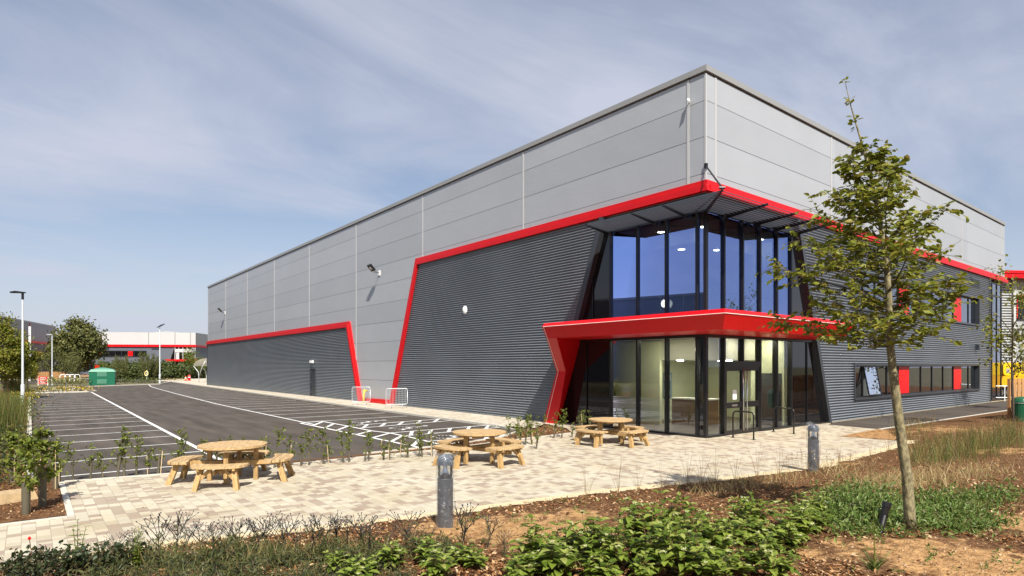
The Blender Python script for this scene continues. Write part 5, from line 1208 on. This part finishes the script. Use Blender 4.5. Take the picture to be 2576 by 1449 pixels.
# tall reeds in the left verge
def reeds(mb, c, n, h, spread, mi=0, lean=.25, w=.004, rng=RNG):
    b = np.concatenate([np.array(c)[None, :2] + rng.normal(0, spread, (n, 2)), np.full((n, 1), c[2])], 1); hh = h * rng.uniform(.55, 1.1, n)
    tp = b + np.concatenate([rng.normal(0, lean, (n, 2)) * hh[:, None], hh[:, None]], 1); blades(mb, b, tp, rng.uniform(.6, 1.3, n) * w, mi)
gr_ = "tall grass clumps in the left verge"
rc = thing("grass_clump", "tall green grass clump at the left edge, first behind the tied whips", "grass", (-18.3, 13.5, .02), 0, gr_)
mb = MB(); reeds(mb, (0, 0, 0), 420, 1.45, .28, 0, .12, .006); reeds(mb, (0, 0, 0), 130, 1.6, .3, 1, .14, .005); mb.build("blades", [M['reed'], M['rust']], rc)
for i, (x, y, s) in enumerate(((-18.4, 15.6, 1.0), (-18.25, 18.0, 1.05), (-18.5, 20.5, .95), (-18.5, 47, 1.15), (-18.2, 50, 1.1))):
    dup(rc, (x, y, .02), i * 1.3, s, ORD[i + 1] + " tall grass clump of the left verge, counting away from the camera")

# ---- hedge whips with guards and canes
def whip(h, seed, bushy=1.0, tube_h=.42, cane=True, tr=.024, ls=.062):
    rng = np.random.default_rng(seed); t = thing("hedge_whip", "x", "hedge plant")
    mb = MB(); mb.tube([(0, 0, -.05), (.01, .01, h * .5), (rng.normal(0, .03), rng.normal(0, .03), h)], [.009, .007, .003], 5); pos, dr, ln = [], [], []
    nt_ = int(17 * bushy)
    for k in range(nt_):
        z = h * rng.uniform(.25, 1.0); a = rng.uniform(0, 6.28); l_ = rng.uniform(.06, .22) * (1.25 - .6 * z / h); e = np.array([math.cos(a) * l_, math.sin(a) * l_, z + l_ * rng.uniform(.2, 1.2)])
        mb.tube([(0, 0, z), tuple(e)], [.004, .0015], 4, cap=False)
        for m_ in range(int(rng.integers(7, 12))): u = rng.uniform(.25, 1.05); pos.append(np.array([0, 0, z]) * (1 - u) + e * u); dr.append(rdir(1, rng, .1)[0]); ln.append(rng.uniform(.6, 1.25) * ls)
    mb.build("stem", M['bark_d'], t)
    if tube_h: mb = MB(); mb.lathe((0, 0, 0), [(tr, 0), (tr * 1.05, tube_h * .5), (tr, tube_h)], 12); mb.build("spiral_guard", M['tube'], t, smooth=True)
    if cane: mb = MB(); mb.tube([(.05, .02, -.05), (.065, .03, h * .82)], .009, 5); mb.build("cane", M['cane'], t)
    lf = MB(); ln = np.array(ln); k = len(ln); leaves(lf, np.array(pos), np.array(dr), rdir(k, rng, .9), ln, ln * .62); lf.build("leaves", M['leaf_y'], t); return t
WP = [whip(.86, 31, .9, .4, False), whip(.78, 32, .8), whip(1.02, 33, 1.4, .4, False), whip(.62, 34, .5), whip(.85, 35, 1.1, .45, False), whip(.72, 36, 1.0, .0)]
row = [(150, 1212), (185, 1207), (228, 1206), (257, 1204), (295, 1201), (312, 1199), (343, 1197.5), (377, 1194), (398, 1192), (440, 1190), (470, 1188), (510, 1186), (545, 1184), (575, 1183), (605, 1181), (632, 1179), (662, 1177), (690, 1176), (722, 1174), (757, 1171.5), (777, 1170.5),
       (814, 1167), (827, 1167), (865, 1163.5), (878, 1162.5), (917, 1160), (927, 1158.5), (965, 1157), (979, 1156), (1008, 1152), (1026, 1151), (1054, 1149.4), (1062, 1149), (1087, 1148)]
grp2 = [(1285, 1110), (1297, 1113), (1305, 1104), (1321, 1119), (1330, 1100), (1349, 1129), (1338, 1118), (1310, 1122), (1368, 1092), (1352, 1098), (1393, 1102), (1413, 1102), (1438.5, 1099), (1460, 1080), (1467, 1080), (1484, 1078)]
used = set(); rr = random.Random(9); gw = "young hedge whips along the paving"
for k, (px, py) in enumerate(row + grp2):
    n_ = rr.randrange(6); src = WP[n_]; lean_ = (rr.uniform(-.13, .13), rr.uniform(-.13, .13))
    lab = (ORD[k] + " hedge whip from the left along the car park kerb, behind the round tables") if k < len(row) else (ORD[k - len(row)] + " hedge whip of the clump between the middle and far picnic tables")
    loc = (*g(px, py), -.01); sc = rr.uniform(.78, 1.1); rz = rr.uniform(0, 6)
    if k >= len(row): sc *= .98
    if n_ not in used:
        used.add(n_); src.location = loc; src.rotation_euler = (*lean_, rz); src.scale = (sc,) * 3; src["label"] = lab; src["group"] = gw
    else: dup(src, loc, rz, sc, lab, gw).rotation_euler = (*lean_, rz)
for k in range(6):
    if k not in used: bpy.data.objects.remove(WP[k])
gb = "bushy whips in thick guards at the left bed"
bw = whip(1.22, 41, 2.0, .62, True, .055, .10); bw["category"] = "hedge plant"; bw.location = (*g(65, 1296), .02); bw["label"] = "bushy young plant in a thick guard, front one in the left mulch bed"; bw["group"] = gb
dup(bw, (*g(107, 1276), .02), 1.5, 1.05, "bushy young plant in a thick guard, right one at the left bed corner", gb); dup(bw, (*g(140, 1232), .02), 4.2, .75, "small bushy plant at the paving corner of the left bed", gb); dup(bw, (*g(30, 1215), .02), 5.2, .8, "bushy plant at the left edge of the left mulch bed", gb)

# ---- foreground: verbena, dark shrubs, dogwoods
def verbena(seed, h):
    rng = np.random.default_rng(seed); t = thing("verbena_plant", "x", "flower plant"); mb = MB(); tips = []
    def br(p, d, l_, r, lev):
        d = d / np.linalg.norm(d); e = p + d * l_; md = p + d * l_ * .5 + rng.normal(0, .008, 3)
        mb.tube([tuple(p), tuple(md), tuple(e)], [r, r * .8, r * .6], 5, cap=False)
        if lev == 0: tips.append(e); return
        a = rng.uniform(0, 6.28)
        for s in (0, math.pi):
            q = a + s; v = d * .75 + np.array([math.cos(q), math.sin(q), .15]) * .62; br(e if lev < 2 else p + d * l_ * .98, v, l_ * rng.uniform(.55, .85), r * .72, lev - 1)
        br(e, d + rng.normal(0, .1, 3), l_ * rng.uniform(.6, .85), r * .78, lev - 1)
    p = np.zeros(3); d0 = np.array([rng.normal(0, .10), rng.normal(0, .10), 1.0]); br(p, d0, h * .34, .0098, 2)
    for z in (.2, .32):
        a = rng.uniform(0, 6.28)
        for s in (0, math.pi): br(d0 / np.linalg.norm(d0) * h * z, np.array([math.cos(a + s) * .6, math.sin(a + s) * .6, .8]), h * .30, .0068, 1)
    mb.build("stems", M['stemv'], t)
    if "seed head" not in bpy.data.materials: mat("seed head", (.035, .022, .035), .8)
    for e in tips: mb = MB(); mb.lathe((0, 0, 0), [(0, -.010), (.008, -.004), (.0105, .003), (.006, .011), (0, .013)], 6); o = mb.build("seed_head", bpy.data.materials["seed head"], t); o.location = tuple(e)
    lf = MB(); k = 60; z = rng.uniform(.02, .55, k) * h; l_ = rng.uniform(.05, .11, k); leaves(lf, np.stack([rng.normal(0, .03, k), rng.normal(0, .03, k), z], 1), rdir(k, rng, .3), rdir(k, rng, .8), l_, l_ * .16); lf.build("leaves", M['leaf_v'], t); return t
VB = [verbena(51 + i, .84) for i in range(5)]
vt = [(300, 1330), (340, 1318), (398, 1277), (445, 1272), (471, 1293), (502, 1300), (541, 1304), (583, 1287), (606, 1295), (640, 1286), (677, 1277), (710, 1277), (745, 1300), (784, 1285), (804, 1274), (841, 1278), (872, 1284), (909, 1277), (931, 1297), (972, 1310), (1016, 1266), (1035, 1320), (1085, 1310), (1168, 1249), (1226, 1278), (1263, 1325)]
gv = "verbena stems before the paving"; rr = random.Random(4)
for i, (px, py) in enumerate(vt):
    yb_ = 1392 + rr.uniform(-14, 16); p = g(px + rr.uniform(-8, 8), yb_, .12); p = (*p, bedz(*p)); dep_ = np.dot(np.array(p[:2]) - CAM[:2], FWD); top = FH(py, dep_); sc = max(.3, (top - p[2]) / .74)
    lab = ORD[i] + " dark branching verbena stem from the left, standing before the paving"
    if i < 5: o = VB[i]; o.location = p; o.scale = (sc,) * 3; o.rotation_euler = (0, 0, rr.uniform(0, 6)); o["label"] = lab; o["group"] = gv
    else: dup(VB[i % 5], p, rr.uniform(0, 6), sc, lab, gv)
def fine_shrub(seed, h, r, n, ls, wr, lm, name, red=False):
    rng = np.random.default_rng(seed); t = thing(name, "x", "shrub"); mb = MB(); pos, dr, ln = [], [], []
    ns = 26
    for k in range(ns):
        a = rng.uniform(0, 6.28); rr_ = r * math.sqrt(rng.random()); e = np.array([math.cos(a) * rr_, math.sin(a) * rr_, h * rng.uniform(.5, 1.05) * (1 - .45 * (rr_ / r) ** 2)]); md = e * [.35, .35, .55]
        mb.tube([(0, 0, 0), tuple(md), tuple(e)], [.005, .0035, .0015], 4, cap=False)
        k2 = n // ns; u = rng.uniform(.2, 1.02, k2)
        pos.append((1 - u)[:, None] ** 2 * 0 + 2 * ((1 - u) * u)[:, None] * md + (u ** 2)[:, None] * e); dr.append(rdir(k2, rng, .35)); 
    mb.build("stems", M['stemv'], t); pos = np.concatenate(pos); dr = np.concatenate(dr); k = len(pos); pos = pos + rng.normal(0, .02, (k, 3)); l_ = rng.uniform(.6, 1.3, k) * ls
    lf = MB(); leaves(lf, pos, dr, rdir(k, rng, .8), l_, l_ * wr); lf.build("leaves", lm, t); return t
FS = [fine_shrub(61, .24, .33, 520, .07, .15, M['leaf_v'], "fine_leaf_shrub"), fine_shrub(62, .20, .33, 520, .065, .17, M['leaf_v'], "fine_leaf_shrub")]
gf = "low fine-leaved shrubs in the foreground"; rr = random.Random(6); first = {0: True, 1: True}; pts = []
for i in range(26):
    px = 225 + (i % 13) * 64 + rr.uniform(-14, 14); py = (1422 if i < 13 else 1462) + rr.uniform(-14, 12)
    if 1040 < px: py += 6
    pts.append((px, py))
pts += [(1060, 1395), (1130, 1400), (600, 1402), (690, 1400), (800, 1400), (900, 1400)]
for i, (px, py) in enumerate(sorted(pts)):
    p = g(px, py, .12); p = (*p, bedz(*p) - .01); k = i % 2; lab = ORD[i] + " low dark fine-leaved shrub from the left in the front bed"; sc = rr.uniform(.62, 1.3)
    if first[k]: first[k] = False; o = FS[k]; o.location = p; o.scale = (sc,) * 3; o["label"] = lab; o["group"] = gf
    else: dup(FS[k], p, rr.uniform(0, 6), (sc, sc, sc * rr.uniform(.8, 1.2)), lab, gf)
RS = fine_shrub(65, .42, .30, 420, .055, .62, M['leaf_r'], "rose_bush"); gr2 = "dark rose bushes at the lower left"
for i, (px, py) in enumerate(((110, 1432), (40, 1448), (170, 1450), (250, 1440), (205, 1425), (75, 1470), (310, 1435))):
    p = g(px, py, .12); p = (*p, bedz(*p) - .01); lab = ORD[i] + " dark leafy rose bush in the lower left corner bed"
    if i == 0: RS.location = p; RS["label"] = lab; RS["group"] = gr2; RS["category"] = "shrub"
    else: dup(RS, p, i * 1.1, .8 + .08 * (i % 4), lab, gr2)
p = g(75, 1395, .35); tag(MB().build("x", M['red']), "x", "x") if False else None
t = thing("rose_bud", "single small red rose bud at the lower left", "flower", (*g(74, 1452, .12), bedz(*g(74, 1452, .12)))); mb = MB(); mb.tube([(0, 0, 0), (.02, .01, .25), (.0, .02, .42)], .004, 5); mb.build("stem", M['stemr'], t); mb = MB(); mb.lathe((0, .02, .42), [(0, -.01), (.016, .005), (.012, .025), (0, .035)], 8); mb.build("bud", M['redpanel'], t)
def tall_weed(seed, h):
    rng = np.random.default_rng(seed); t = thing("tall_weed", "x", "weed"); mb = MB(); lf = MB(); pos, dr, ln = [], [], []
    for s in range(3):
        e = np.array([rng.normal(0, .06), rng.normal(0, .06), h * rng.uniform(.75, 1)]); mb.tube([(0, 0, 0), tuple(e * [.4, .4, .5]), tuple(e)], [.006, .005, .002], 5)
        for u in np.linspace(.25, 1, 9):
            a = u * 17 + s
            for q in (0, math.pi): pos.append(e * [u * u, u * u, u]); dr.append(np.array([math.cos(a + q), math.sin(a + q), .35])); ln.append(rng.uniform(.06, .10) * (1.2 - .5 * u))
    mb.build("stems", M['reed'] if False else M['leaf_y'], t); ln = np.array(ln); leaves(lf, np.array(pos), np.array(dr), np.tile([0, 0, 1.0], (len(ln), 1)), ln, ln * .35, near=True); lf.build("leaves", M['leaf_d'], t); return t
tw_ = tall_weed(71, .62); tw_.location = (*g(195, 1440, .12), .1); tw_["label"] = "tall green weed with pointed leaves at the lower left of the paving"; tw_["group"] = "tall weeds in the front bed"
dup(tw_, (*g(345, 1436, .12), .1), 2.0, .85, "tall pale-stemmed weed left of the verbena stems", "tall weeds in the front bed")

def dogwood(seed, h, nst, flowers):
    rng = np.random.default_rng(seed); t = thing("dogwood_shrub", "x", "shrub"); mb = MB(); pos, dr, nr, ln = [], [], [], []; fl = MB()
    for s in range(nst):
        a = rng.uniform(0, 6.28); sp = rng.uniform(.1, .75); hh = h * rng.uniform(.6, 1.05); e = np.array([math.cos(a) * sp * h * .9, math.sin(a) * sp * h * .9, hh * (1 - .25 * sp)]); md = e * [.45, .45, .62]
        B_ = lambda u: 2 * (1 - u) * u * md + u * u * e
        mb.tube([tuple(B_(u)) for u in np.linspace(0, 1, 5)], [.0055, .005, .004, .003, .002], 5, cap=False)
        nn_ = int(rng.integers(3, 6)); ph = rng.uniform(0, 6.28)
        for k in range(nn_):
            u = .34 + .66 * k / (nn_ - 1); q = B_(u); ax = ph + k * math.pi / 2 + rng.uniform(-.3, .3)
            for sg in (0, math.pi):
                d_ = np.array([math.cos(ax + sg), math.sin(ax + sg), rng.uniform(-.05, .55)]); pos.append(q); dr.append(d_); nr.append(np.array([rng.normal(0, .15), rng.normal(0, .15), 1.0]) - .25 * d_); ln.append(rng.uniform(.13, .20) * (.75 + .35 * math.sin(math.pi * u)))
        for k in range(3): a2 = rng.uniform(0, 6.28); pos.append(e); dr.append(np.array([math.cos(a2), math.sin(a2), .9])); nr.append(np.array([math.cos(a2) * -.6, math.sin(a2) * -.6, 1])); ln.append(rng.uniform(.05, .09))
        if rng.random() < flowers:
            fl = MB()
            for k in range(38):
                v = np.clip(rng.normal(0, .017, 3), -.03, .03) * [1, 1, .45]; c = v + [0, 0, .02]; r_ = rng.uniform(.003, .0058)
                fl.add([c + np.array(x) * r_ for x in ((1, 0, 0), (-1, 0, 0), (0, 1, 0), (0, -1, 0), (0, 0, 1), (0, 0, -1))], [(0, 2, 4), (2, 1, 4), (1, 3, 4), (3, 0, 4), (2, 0, 5), (1, 2, 5), (3, 1, 5), (0, 3, 5)])
            o = fl.build("flower_head", M['cream_f'], t); o.location = tuple(e)
    mb.build("stems", M['stemr'], t); lf = MB(); ln = np.array(ln); leaves(lf, np.array(pos), np.array(dr), np.array(nr), ln, ln * rng.uniform(.46, .6, len(ln)), near=True, droop=.2); lf.build("leaves", M['leaf_d'], t)
    return t
DG = [dogwood(81, .50, 9, .2), dogwood(82, .60, 10, .35), dogwood(83, .42, 9, .1), dogwood(84, .55, 11, .5)]
dp = [(850, 1440), (905, 1455), (990, 1438), (1050, 1452), (1075, 1425), (1190, 1432), (1150, 1420), (1235, 1418), (1330, 1452), (1370, 1440), (1400, 1458), (1450, 1445), (1500, 1458), (1480, 1425), (1540, 1440), (1590, 1455), (1420, 1405), (1470, 1392), (1520, 1405), (1570, 1418), (1620, 1432), (1660, 1452), (1640, 1405), (1690, 1420), (1740, 1442),
      (1770, 1410), (1600, 1380), (1550, 1372), (1700, 1385), (1760, 1372), (1820, 1395), (1860, 1420), (1850, 1450), (1900, 1440), (1930, 1410), (1800, 1350), (1870, 1368), (1930, 1375), (1990, 1395), (1960, 1352), (2010, 1362), (1900, 1340), (2040, 1340), (1990, 1452), (2020, 1330)]
gd = "green dogwood shrubs in the front bed"; rr = random.Random(8); fst = [True] * 4
for i, (px, py) in enumerate(sorted([q for k_, q in enumerate(dp) if k_ % 4 != 3] + [(1300, 1470), (1340, 1425), (1520, 1470), (1620, 1475), (1720, 1465), (1800, 1470), (1690, 1360), (1630, 1365), (1500, 1372), (1950, 1470), (1100, 1470), (900, 1475), (2060, 1310), (1880, 1322)])):
    p = g(px, py, .12); p = (*p, bedz(*p) - .01); k = rr.choice([0, 1, 2, 3] if px > 1500 else [0, 2, 3, 2]); sc = rr.uniform(.68, 1.08) * (1.0 if px > 1300 else .80); lab = ORD[i] + " green leafy dogwood shrub from the left in the front bed"
    if fst[k]: fst[k] = False; o = DG[k]; o.location = p; o.scale = (sc,) * 3; o.rotation_euler = (0, 0, rr.uniform(0, 6)); o["label"] = lab; o["group"] = gd
    else: dup(DG[k], p, rr.uniform(0, 6), (sc, sc, sc * rr.uniform(.7, 1.3)), lab, gd)

# ---- ground cover, grasses, chips (nobody could count them)
def onbed(px, py, z=.1):
    P_ = np.array([g(a, b_, z) for a, b_ in zip(px, py)]); zz_ = np.array([bedz(*p_) for p_ in P_]); return np.concatenate([P_, zz_[:, None]], 1)
rng = np.random.default_rng(5)
def scatter_px(n, cx_, cy_, sx_, sy_, rng=rng): return rng.normal(cx_, sx_, n), rng.normal(cy_, sy_, n)
mb = MB()
for (cx_, cy_, sx_, sy_, n, h) in ((2150, 1275, 55, 22, 2600, .20), (2090, 1310, 50, 16, 1400, .16), (2230, 1300, 45, 18, 1500, .16), (2380, 1290, 60, 20, 2400, .17), (2440, 1330, 50, 10, 900, .12), (2330, 1315, 60, 12, 1000, .12), (2500, 1260, 40, 14, 700, .15), (2180, 1350, 60, 8, 350, .1)):
    x, y = scatter_px(n, cx_, cy_, sx_, sy_); y = np.clip(y, 1215, 1440); p = onbed(x, y); p[:, 2] += rng.random(n) ** .7 * h; l_ = rng.uniform(.05, .11, n)
    leaves(mb, p, rdir(n, rng, .45), rdir(n, rng, .9), l_, l_ * .32)
for _ in range(230):
    x0_, y0_ = rng.uniform(1020, 2620), rng.uniform(1180, 1449); k_ = int(rng.integers(4, 14)); x = np.full(k_, x0_) + rng.normal(0, 5, k_); y = np.clip(np.full(k_, y0_) + rng.normal(0, 2, k_), 1150, 1460); p = onbed(x, y)
    if p[0, 1] > yedge(p[0, 0]) - .2: continue
    p[:, 2] += rng.random(k_) * .05; l_ = rng.uniform(.03, .08, k_); leaves(mb, p, rdir(k_, rng, .4), rdir(k_, rng, .9), l_, l_ * .3)
tag(mb.build("herb_ground_cover", M['herb']), "low green herb cover around the foot of the young tree", "ground cover", None, "stuff")
mb = MB()
for (n, x0, x1, y0, y1, h, mi, w, lean) in ((1500, 2240, 2620, 1052, 1170, .5, 0, .003, .2), (1500, 2230, 2620, 1060, 1185, .5, 1, .0035, .25), (350, 2350, 2620, 1100, 1185, .65, 1, .003, .14), (1300, 2040, 2600, 1165, 1260, .3, 2, .003, .45), (900, 2240, 2620, 1052, 1180, .4, 2, .003, .3), (500, 2060, 2400, 1190, 1250, .35, 2, .003, .55),
                                         (500, 1700, 2060, 1190, 1260, .26, 2, .003, .4), (120, 1950, 2250, 1150, 1215, .45, 0, .002, .1), (650, 200, 1060, 1392, 1446, .26, 1, .0025, .35), (420, 200, 1060, 1392, 1446, .30, 2, .0022, .35), (420, 1180, 2060, 1330, 1446, .30, 2, .0024, .4)):
    x = rng.uniform(x0, x1, n); y = rng.uniform(y0, y1, n); c = rng.integers(0, max(8, n // 12), n); x = np.clip(x * .25 + (x0 + (x1 - x0) * ((c * .618) % 1)) * .75, x0, x1); y = y * .35 + (y0 + (y1 - y0) * ((c * .3819 + .1) % 1)) * .65
    b = onbed(x, y); hh = h * rng.uniform(.4, 1.15, n); tp = b + np.concatenate([rng.normal(0, lean, (n, 2)) * hh[:, None], hh[:, None]], 1); blades(mb, b, tp, rng.uniform(.6, 1.4, n) * w, mi)
    if mi == 0: k = n * 2; i_ = rng.integers(0, n, k); u = rng.uniform(.5, 1, (k, 1)); l_ = rng.uniform(.02, .05, k); leaves(mb, b[i_] * (1 - u) + tp[i_] * u, rdir(k, rng, .5), rdir(k, rng), l_, l_ * .4, 0)
tag(mb.build("wild_grass", [M['rust'], M['reed'], M['straw']]), "rusty, green and straw coloured wild grass filling the right bed", "grass", None, "stuff")
# wispy bare stems along the paving edge
gp = "wispy stem tufts along the paving edge"; rr = random.Random(12)
wt = None
for i, (px, py) in enumerate(((1475, 1262), (1555, 1248), (1605, 1245), (1665, 1240), (1730, 1232), (1765, 1228), (1800, 1222), (1850, 1218), (1905, 1206), (1960, 1202), (2060, 1192), (2110, 1178), (2190, 1160), (2235, 1140))):
    p = g(px, py, .05); p = (*p, bedz(*p)); lab = ORD[i] + " tuft of thin bare stems from the left at the gravel edge"
    if wt is None:
        wt = thing("stem_tuft", lab, "stem tuft", p, 0, gp); mb = MB(); r3 = np.random.default_rng(3)
        for k in range(7): e = np.array([r3.normal(0, .10), r3.normal(0, .10), r3.uniform(.35, .72)]); mb.tube([(r3.normal(0, .01), r3.normal(0, .01), -.02), tuple(e * [.35, .35, .5]), tuple(e)], [.0028, .0022, .001], 4)
        mb.build("stems", M['rust'], wt)
    else: dup(wt, p, rr.uniform(0, 6), rr.uniform(.75, 1.15), lab, gp)
# bark chips
mb = MB(); n = 50000
x = rng.uniform(0, 2620, n); y = 1120 + (1470 - 1120) * rng.random(n) ** .8
P_ = []; k = 0
for a, b_ in zip(x, y):
    q = g(a, b_, .08)
    if q[1] > yedge(q[0]) - .14: continue
    s_ = soilf(*q) + .25 * hn(q[0] * 3, q[1] * 3) 
    if s_ > .36 and rng.random() > .06: continue
    P_.append((q[0], q[1], bedz(*q) + .012))
P_ = np.array(P_); n = len(P_); l_ = rng.uniform(.02, .085, n); d = rdir(n, rng); d[:, 2] *= .35; nn_ = rdir(n, rng, 1.5); leaves(mb, P_, d, nn_, l_, l_ * rng.uniform(.25, .55, n), droop=.0)
n2_ = 9000; pb_ = []
while len(pb_) < n2_:
    q = (rng.uniform(-19.5, -17.1), rng.uniform(.45, 12) if rng.random() < .7 else rng.uniform(12, 30))
    pb_.append((*q, .03))
pb_ += [(a, b_, -.005) for a, b_ in ((rng.uniform(-10, -1.4), rng.uniform(3.4, 6.2)) for _ in range(9000)) if float(np.interp(a, [p_[0] for p_ in UP], [p_[1] for p_ in UP])) + .14 < b_ < float(np.interp(a, [p_[0] for p_ in BACK], [p_[1] for p_ in BACK])) - .08]
P_ = np.array(pb_); n = len(P_); l_ = rng.uniform(.02, .07, n); d = rdir(n, rng); d[:, 2] *= .35; leaves(mb, P_, d, rdir(n, rng, 1.5), l_, l_ * rng.uniform(.25, .55, n), droop=0)
M['chip'] = leafmat("bark chips", [(.040, .013, .005), (.12, .046, .018), (.25, .12, .050), (.34, .19, .09), (.58, .42, .25)], .0, .9, .05)
tag(mb.build("bark_chips", M['chip']), "loose bark chips covering the planting beds", "bark chips", None, "stuff")
mb = MB(); k = 0
for _ in range(2600):
    a, b_ = rng.uniform(1000, 2600), 1120 + 340 * rng.random() ** .8; q = g(a, b_, .08)
    if q[1] > yedge(q[0]) - .1 or (soilf(*q) < .3 and rng.random() > .08): continue
    r_ = rng.uniform(.004, .022) * (1 if rng.random() < .9 else 1.8); c = np.array([*q, bedz(*q) + .002]); o8 = [c + np.array(v) * r_ * rng.uniform(.6, 1.2, 3) for v in ((1, .2, .1), (-.9, -.1, 0), (.1, 1, 0), (0, -1, .1), (.1, 0, .8), (0, 0, -.5))]
    mb.add(o8, [(0, 2, 4), (2, 1, 4), (1, 3, 4), (3, 0, 4), (2, 0, 5), (1, 2, 5), (3, 1, 5), (0, 3, 5)])
tag(mb.build("soil_clods", mat("clods", (.34, .22, .12), .95, var=.5, vscale=60)), "small clods and pebbles on the bare soil", "clods", None, "stuff")
mb = MB(); n = 260; x = rng.uniform(100, 1450, n); y = rng.uniform(1200, 1330, n); P_ = np.array([(*g(a, b_), .008) for a, b_ in zip(x, y)]); P_ = P_[[p_[1] > yedge(p_[0]) + .1 and p_[1] < 2.9 and p_[0] > -16.8 for p_ in P_]]; n = len(P_); l_ = rng.uniform(.012, .05, n); d = rdir(n, rng); d[:, 2] = 0; leaves(mb, P_, d, np.tile([0, 0, 1.0], (n, 1)), l_, l_ * .5, droop=0)
tag(mb.build("leaf_litter", M['chip']), "dark scraps of leaf and bark lying on the paving", "leaf litter", None, "stuff")

sb = g(14, 1258, .05); t = thing("stone_block", "pale sandstone block lying in the mulch at the left edge", "stone", (*sb, .02), .4); mb = MB(); mb.hexa([(-.42, -.2, 0), (.4, -.22, 0), (.42, .2, 0), (-.4, .22, 0)], [(-.38, -.17, .17), (.36, -.18, .15), (.38, .17, .16), (-.37, .18, .18)]); fixn(mb.build("block", mat("sandstone", (.42, .30, .16), .9, var=.2, vscale=8, bump=.5), t))
wp = thing("grass_weed", "tall green grass weed with bent stems at the bottom right, left of the drain pipe", "weed", (*g(2200, 1432, .12), bedz(*g(2200, 1432, .12)))); mb = MB(); reeds(mb, (0, 0, 0), 46, .22, .02, 0, .7, .006); mb.build("blades", [M['reed']], wp)
mb = MB(); mb.tube([(0, 0, 0), (-.02, 0, .35), (-.01, .01, .78)], [.004, .003, .0015], 5); mb.tube([(.01, 0, 0), (.03, .01, .3), (.02, .02, .6)], [.004, .003, .0015], 5); mb.build("stems", M['leaf_y'], wp)
# ---- drain pipe and second small tree
pp = g(2210, 1345, .1); t = thing("drain_pipe", "black ribbed drain pipe sticking out of the soil beside the tree", "pipe", (*pp, bedz(*pp)))
lean = np.array([RIGHT[0] * .075, RIGHT[1] * .075]); prof_n = 44; mb = MB(); pts = []; rs = []
for i in range(prof_n): u = i / (prof_n - 1); pts.append((lean[0] * u, lean[1] * u, -.05 + .30 * u)); rs.append(.040 + (.004 if i % 2 else 0))
mb.tube(pts, rs, 14); mb.build("ribbed_pipe", mat("black plastic", (.012, .012, .013), .3), t)
mb = MB(); q = np.array([lean[0], lean[1], .25]); e = q + np.array([lean[0] * .6, lean[1] * .6, .17]); mb.tube([tuple(q), tuple(q + (e - q) * .6), tuple(q + (e - q) * .62), tuple(e)], [.046, .05, .058, .058], 14); mb.build("collar", bpy.data.materials["black plastic"], t)
rt = simple_tree("small_tree", "slim second tree with sparse crown at the right edge before the green bin", "tree", (*g(2548, 1078, 0), 0), 6.3, 1.15, 2.2, 900, .12, M['leaf_h'], None, 14, 34, .17, .04)
simple_tree("small_tree", "dark leafy tree at the right edge behind the slim second tree", "tree", (*P2(2585, 33), 0), 5.0, 1.3, 2.0, 900, .15, M['leaf_o'], None, 15, 30, .22, .05)
# unseen trees added behind the viewpoint for a dark reflection in the glass
go = "unseen trees added behind the viewpoint for the glass reflections"
for i, (x, y) in enumerate(((-10, -48), (6, -55), (22, -46), (40, -56), (60, -48), (82, -44), (-34, -40))):
    dup(oak, (x, y, 0), i * 1.1, (.75, .75, .55), "large unseen tree added opposite the right wall for its reflection", go)
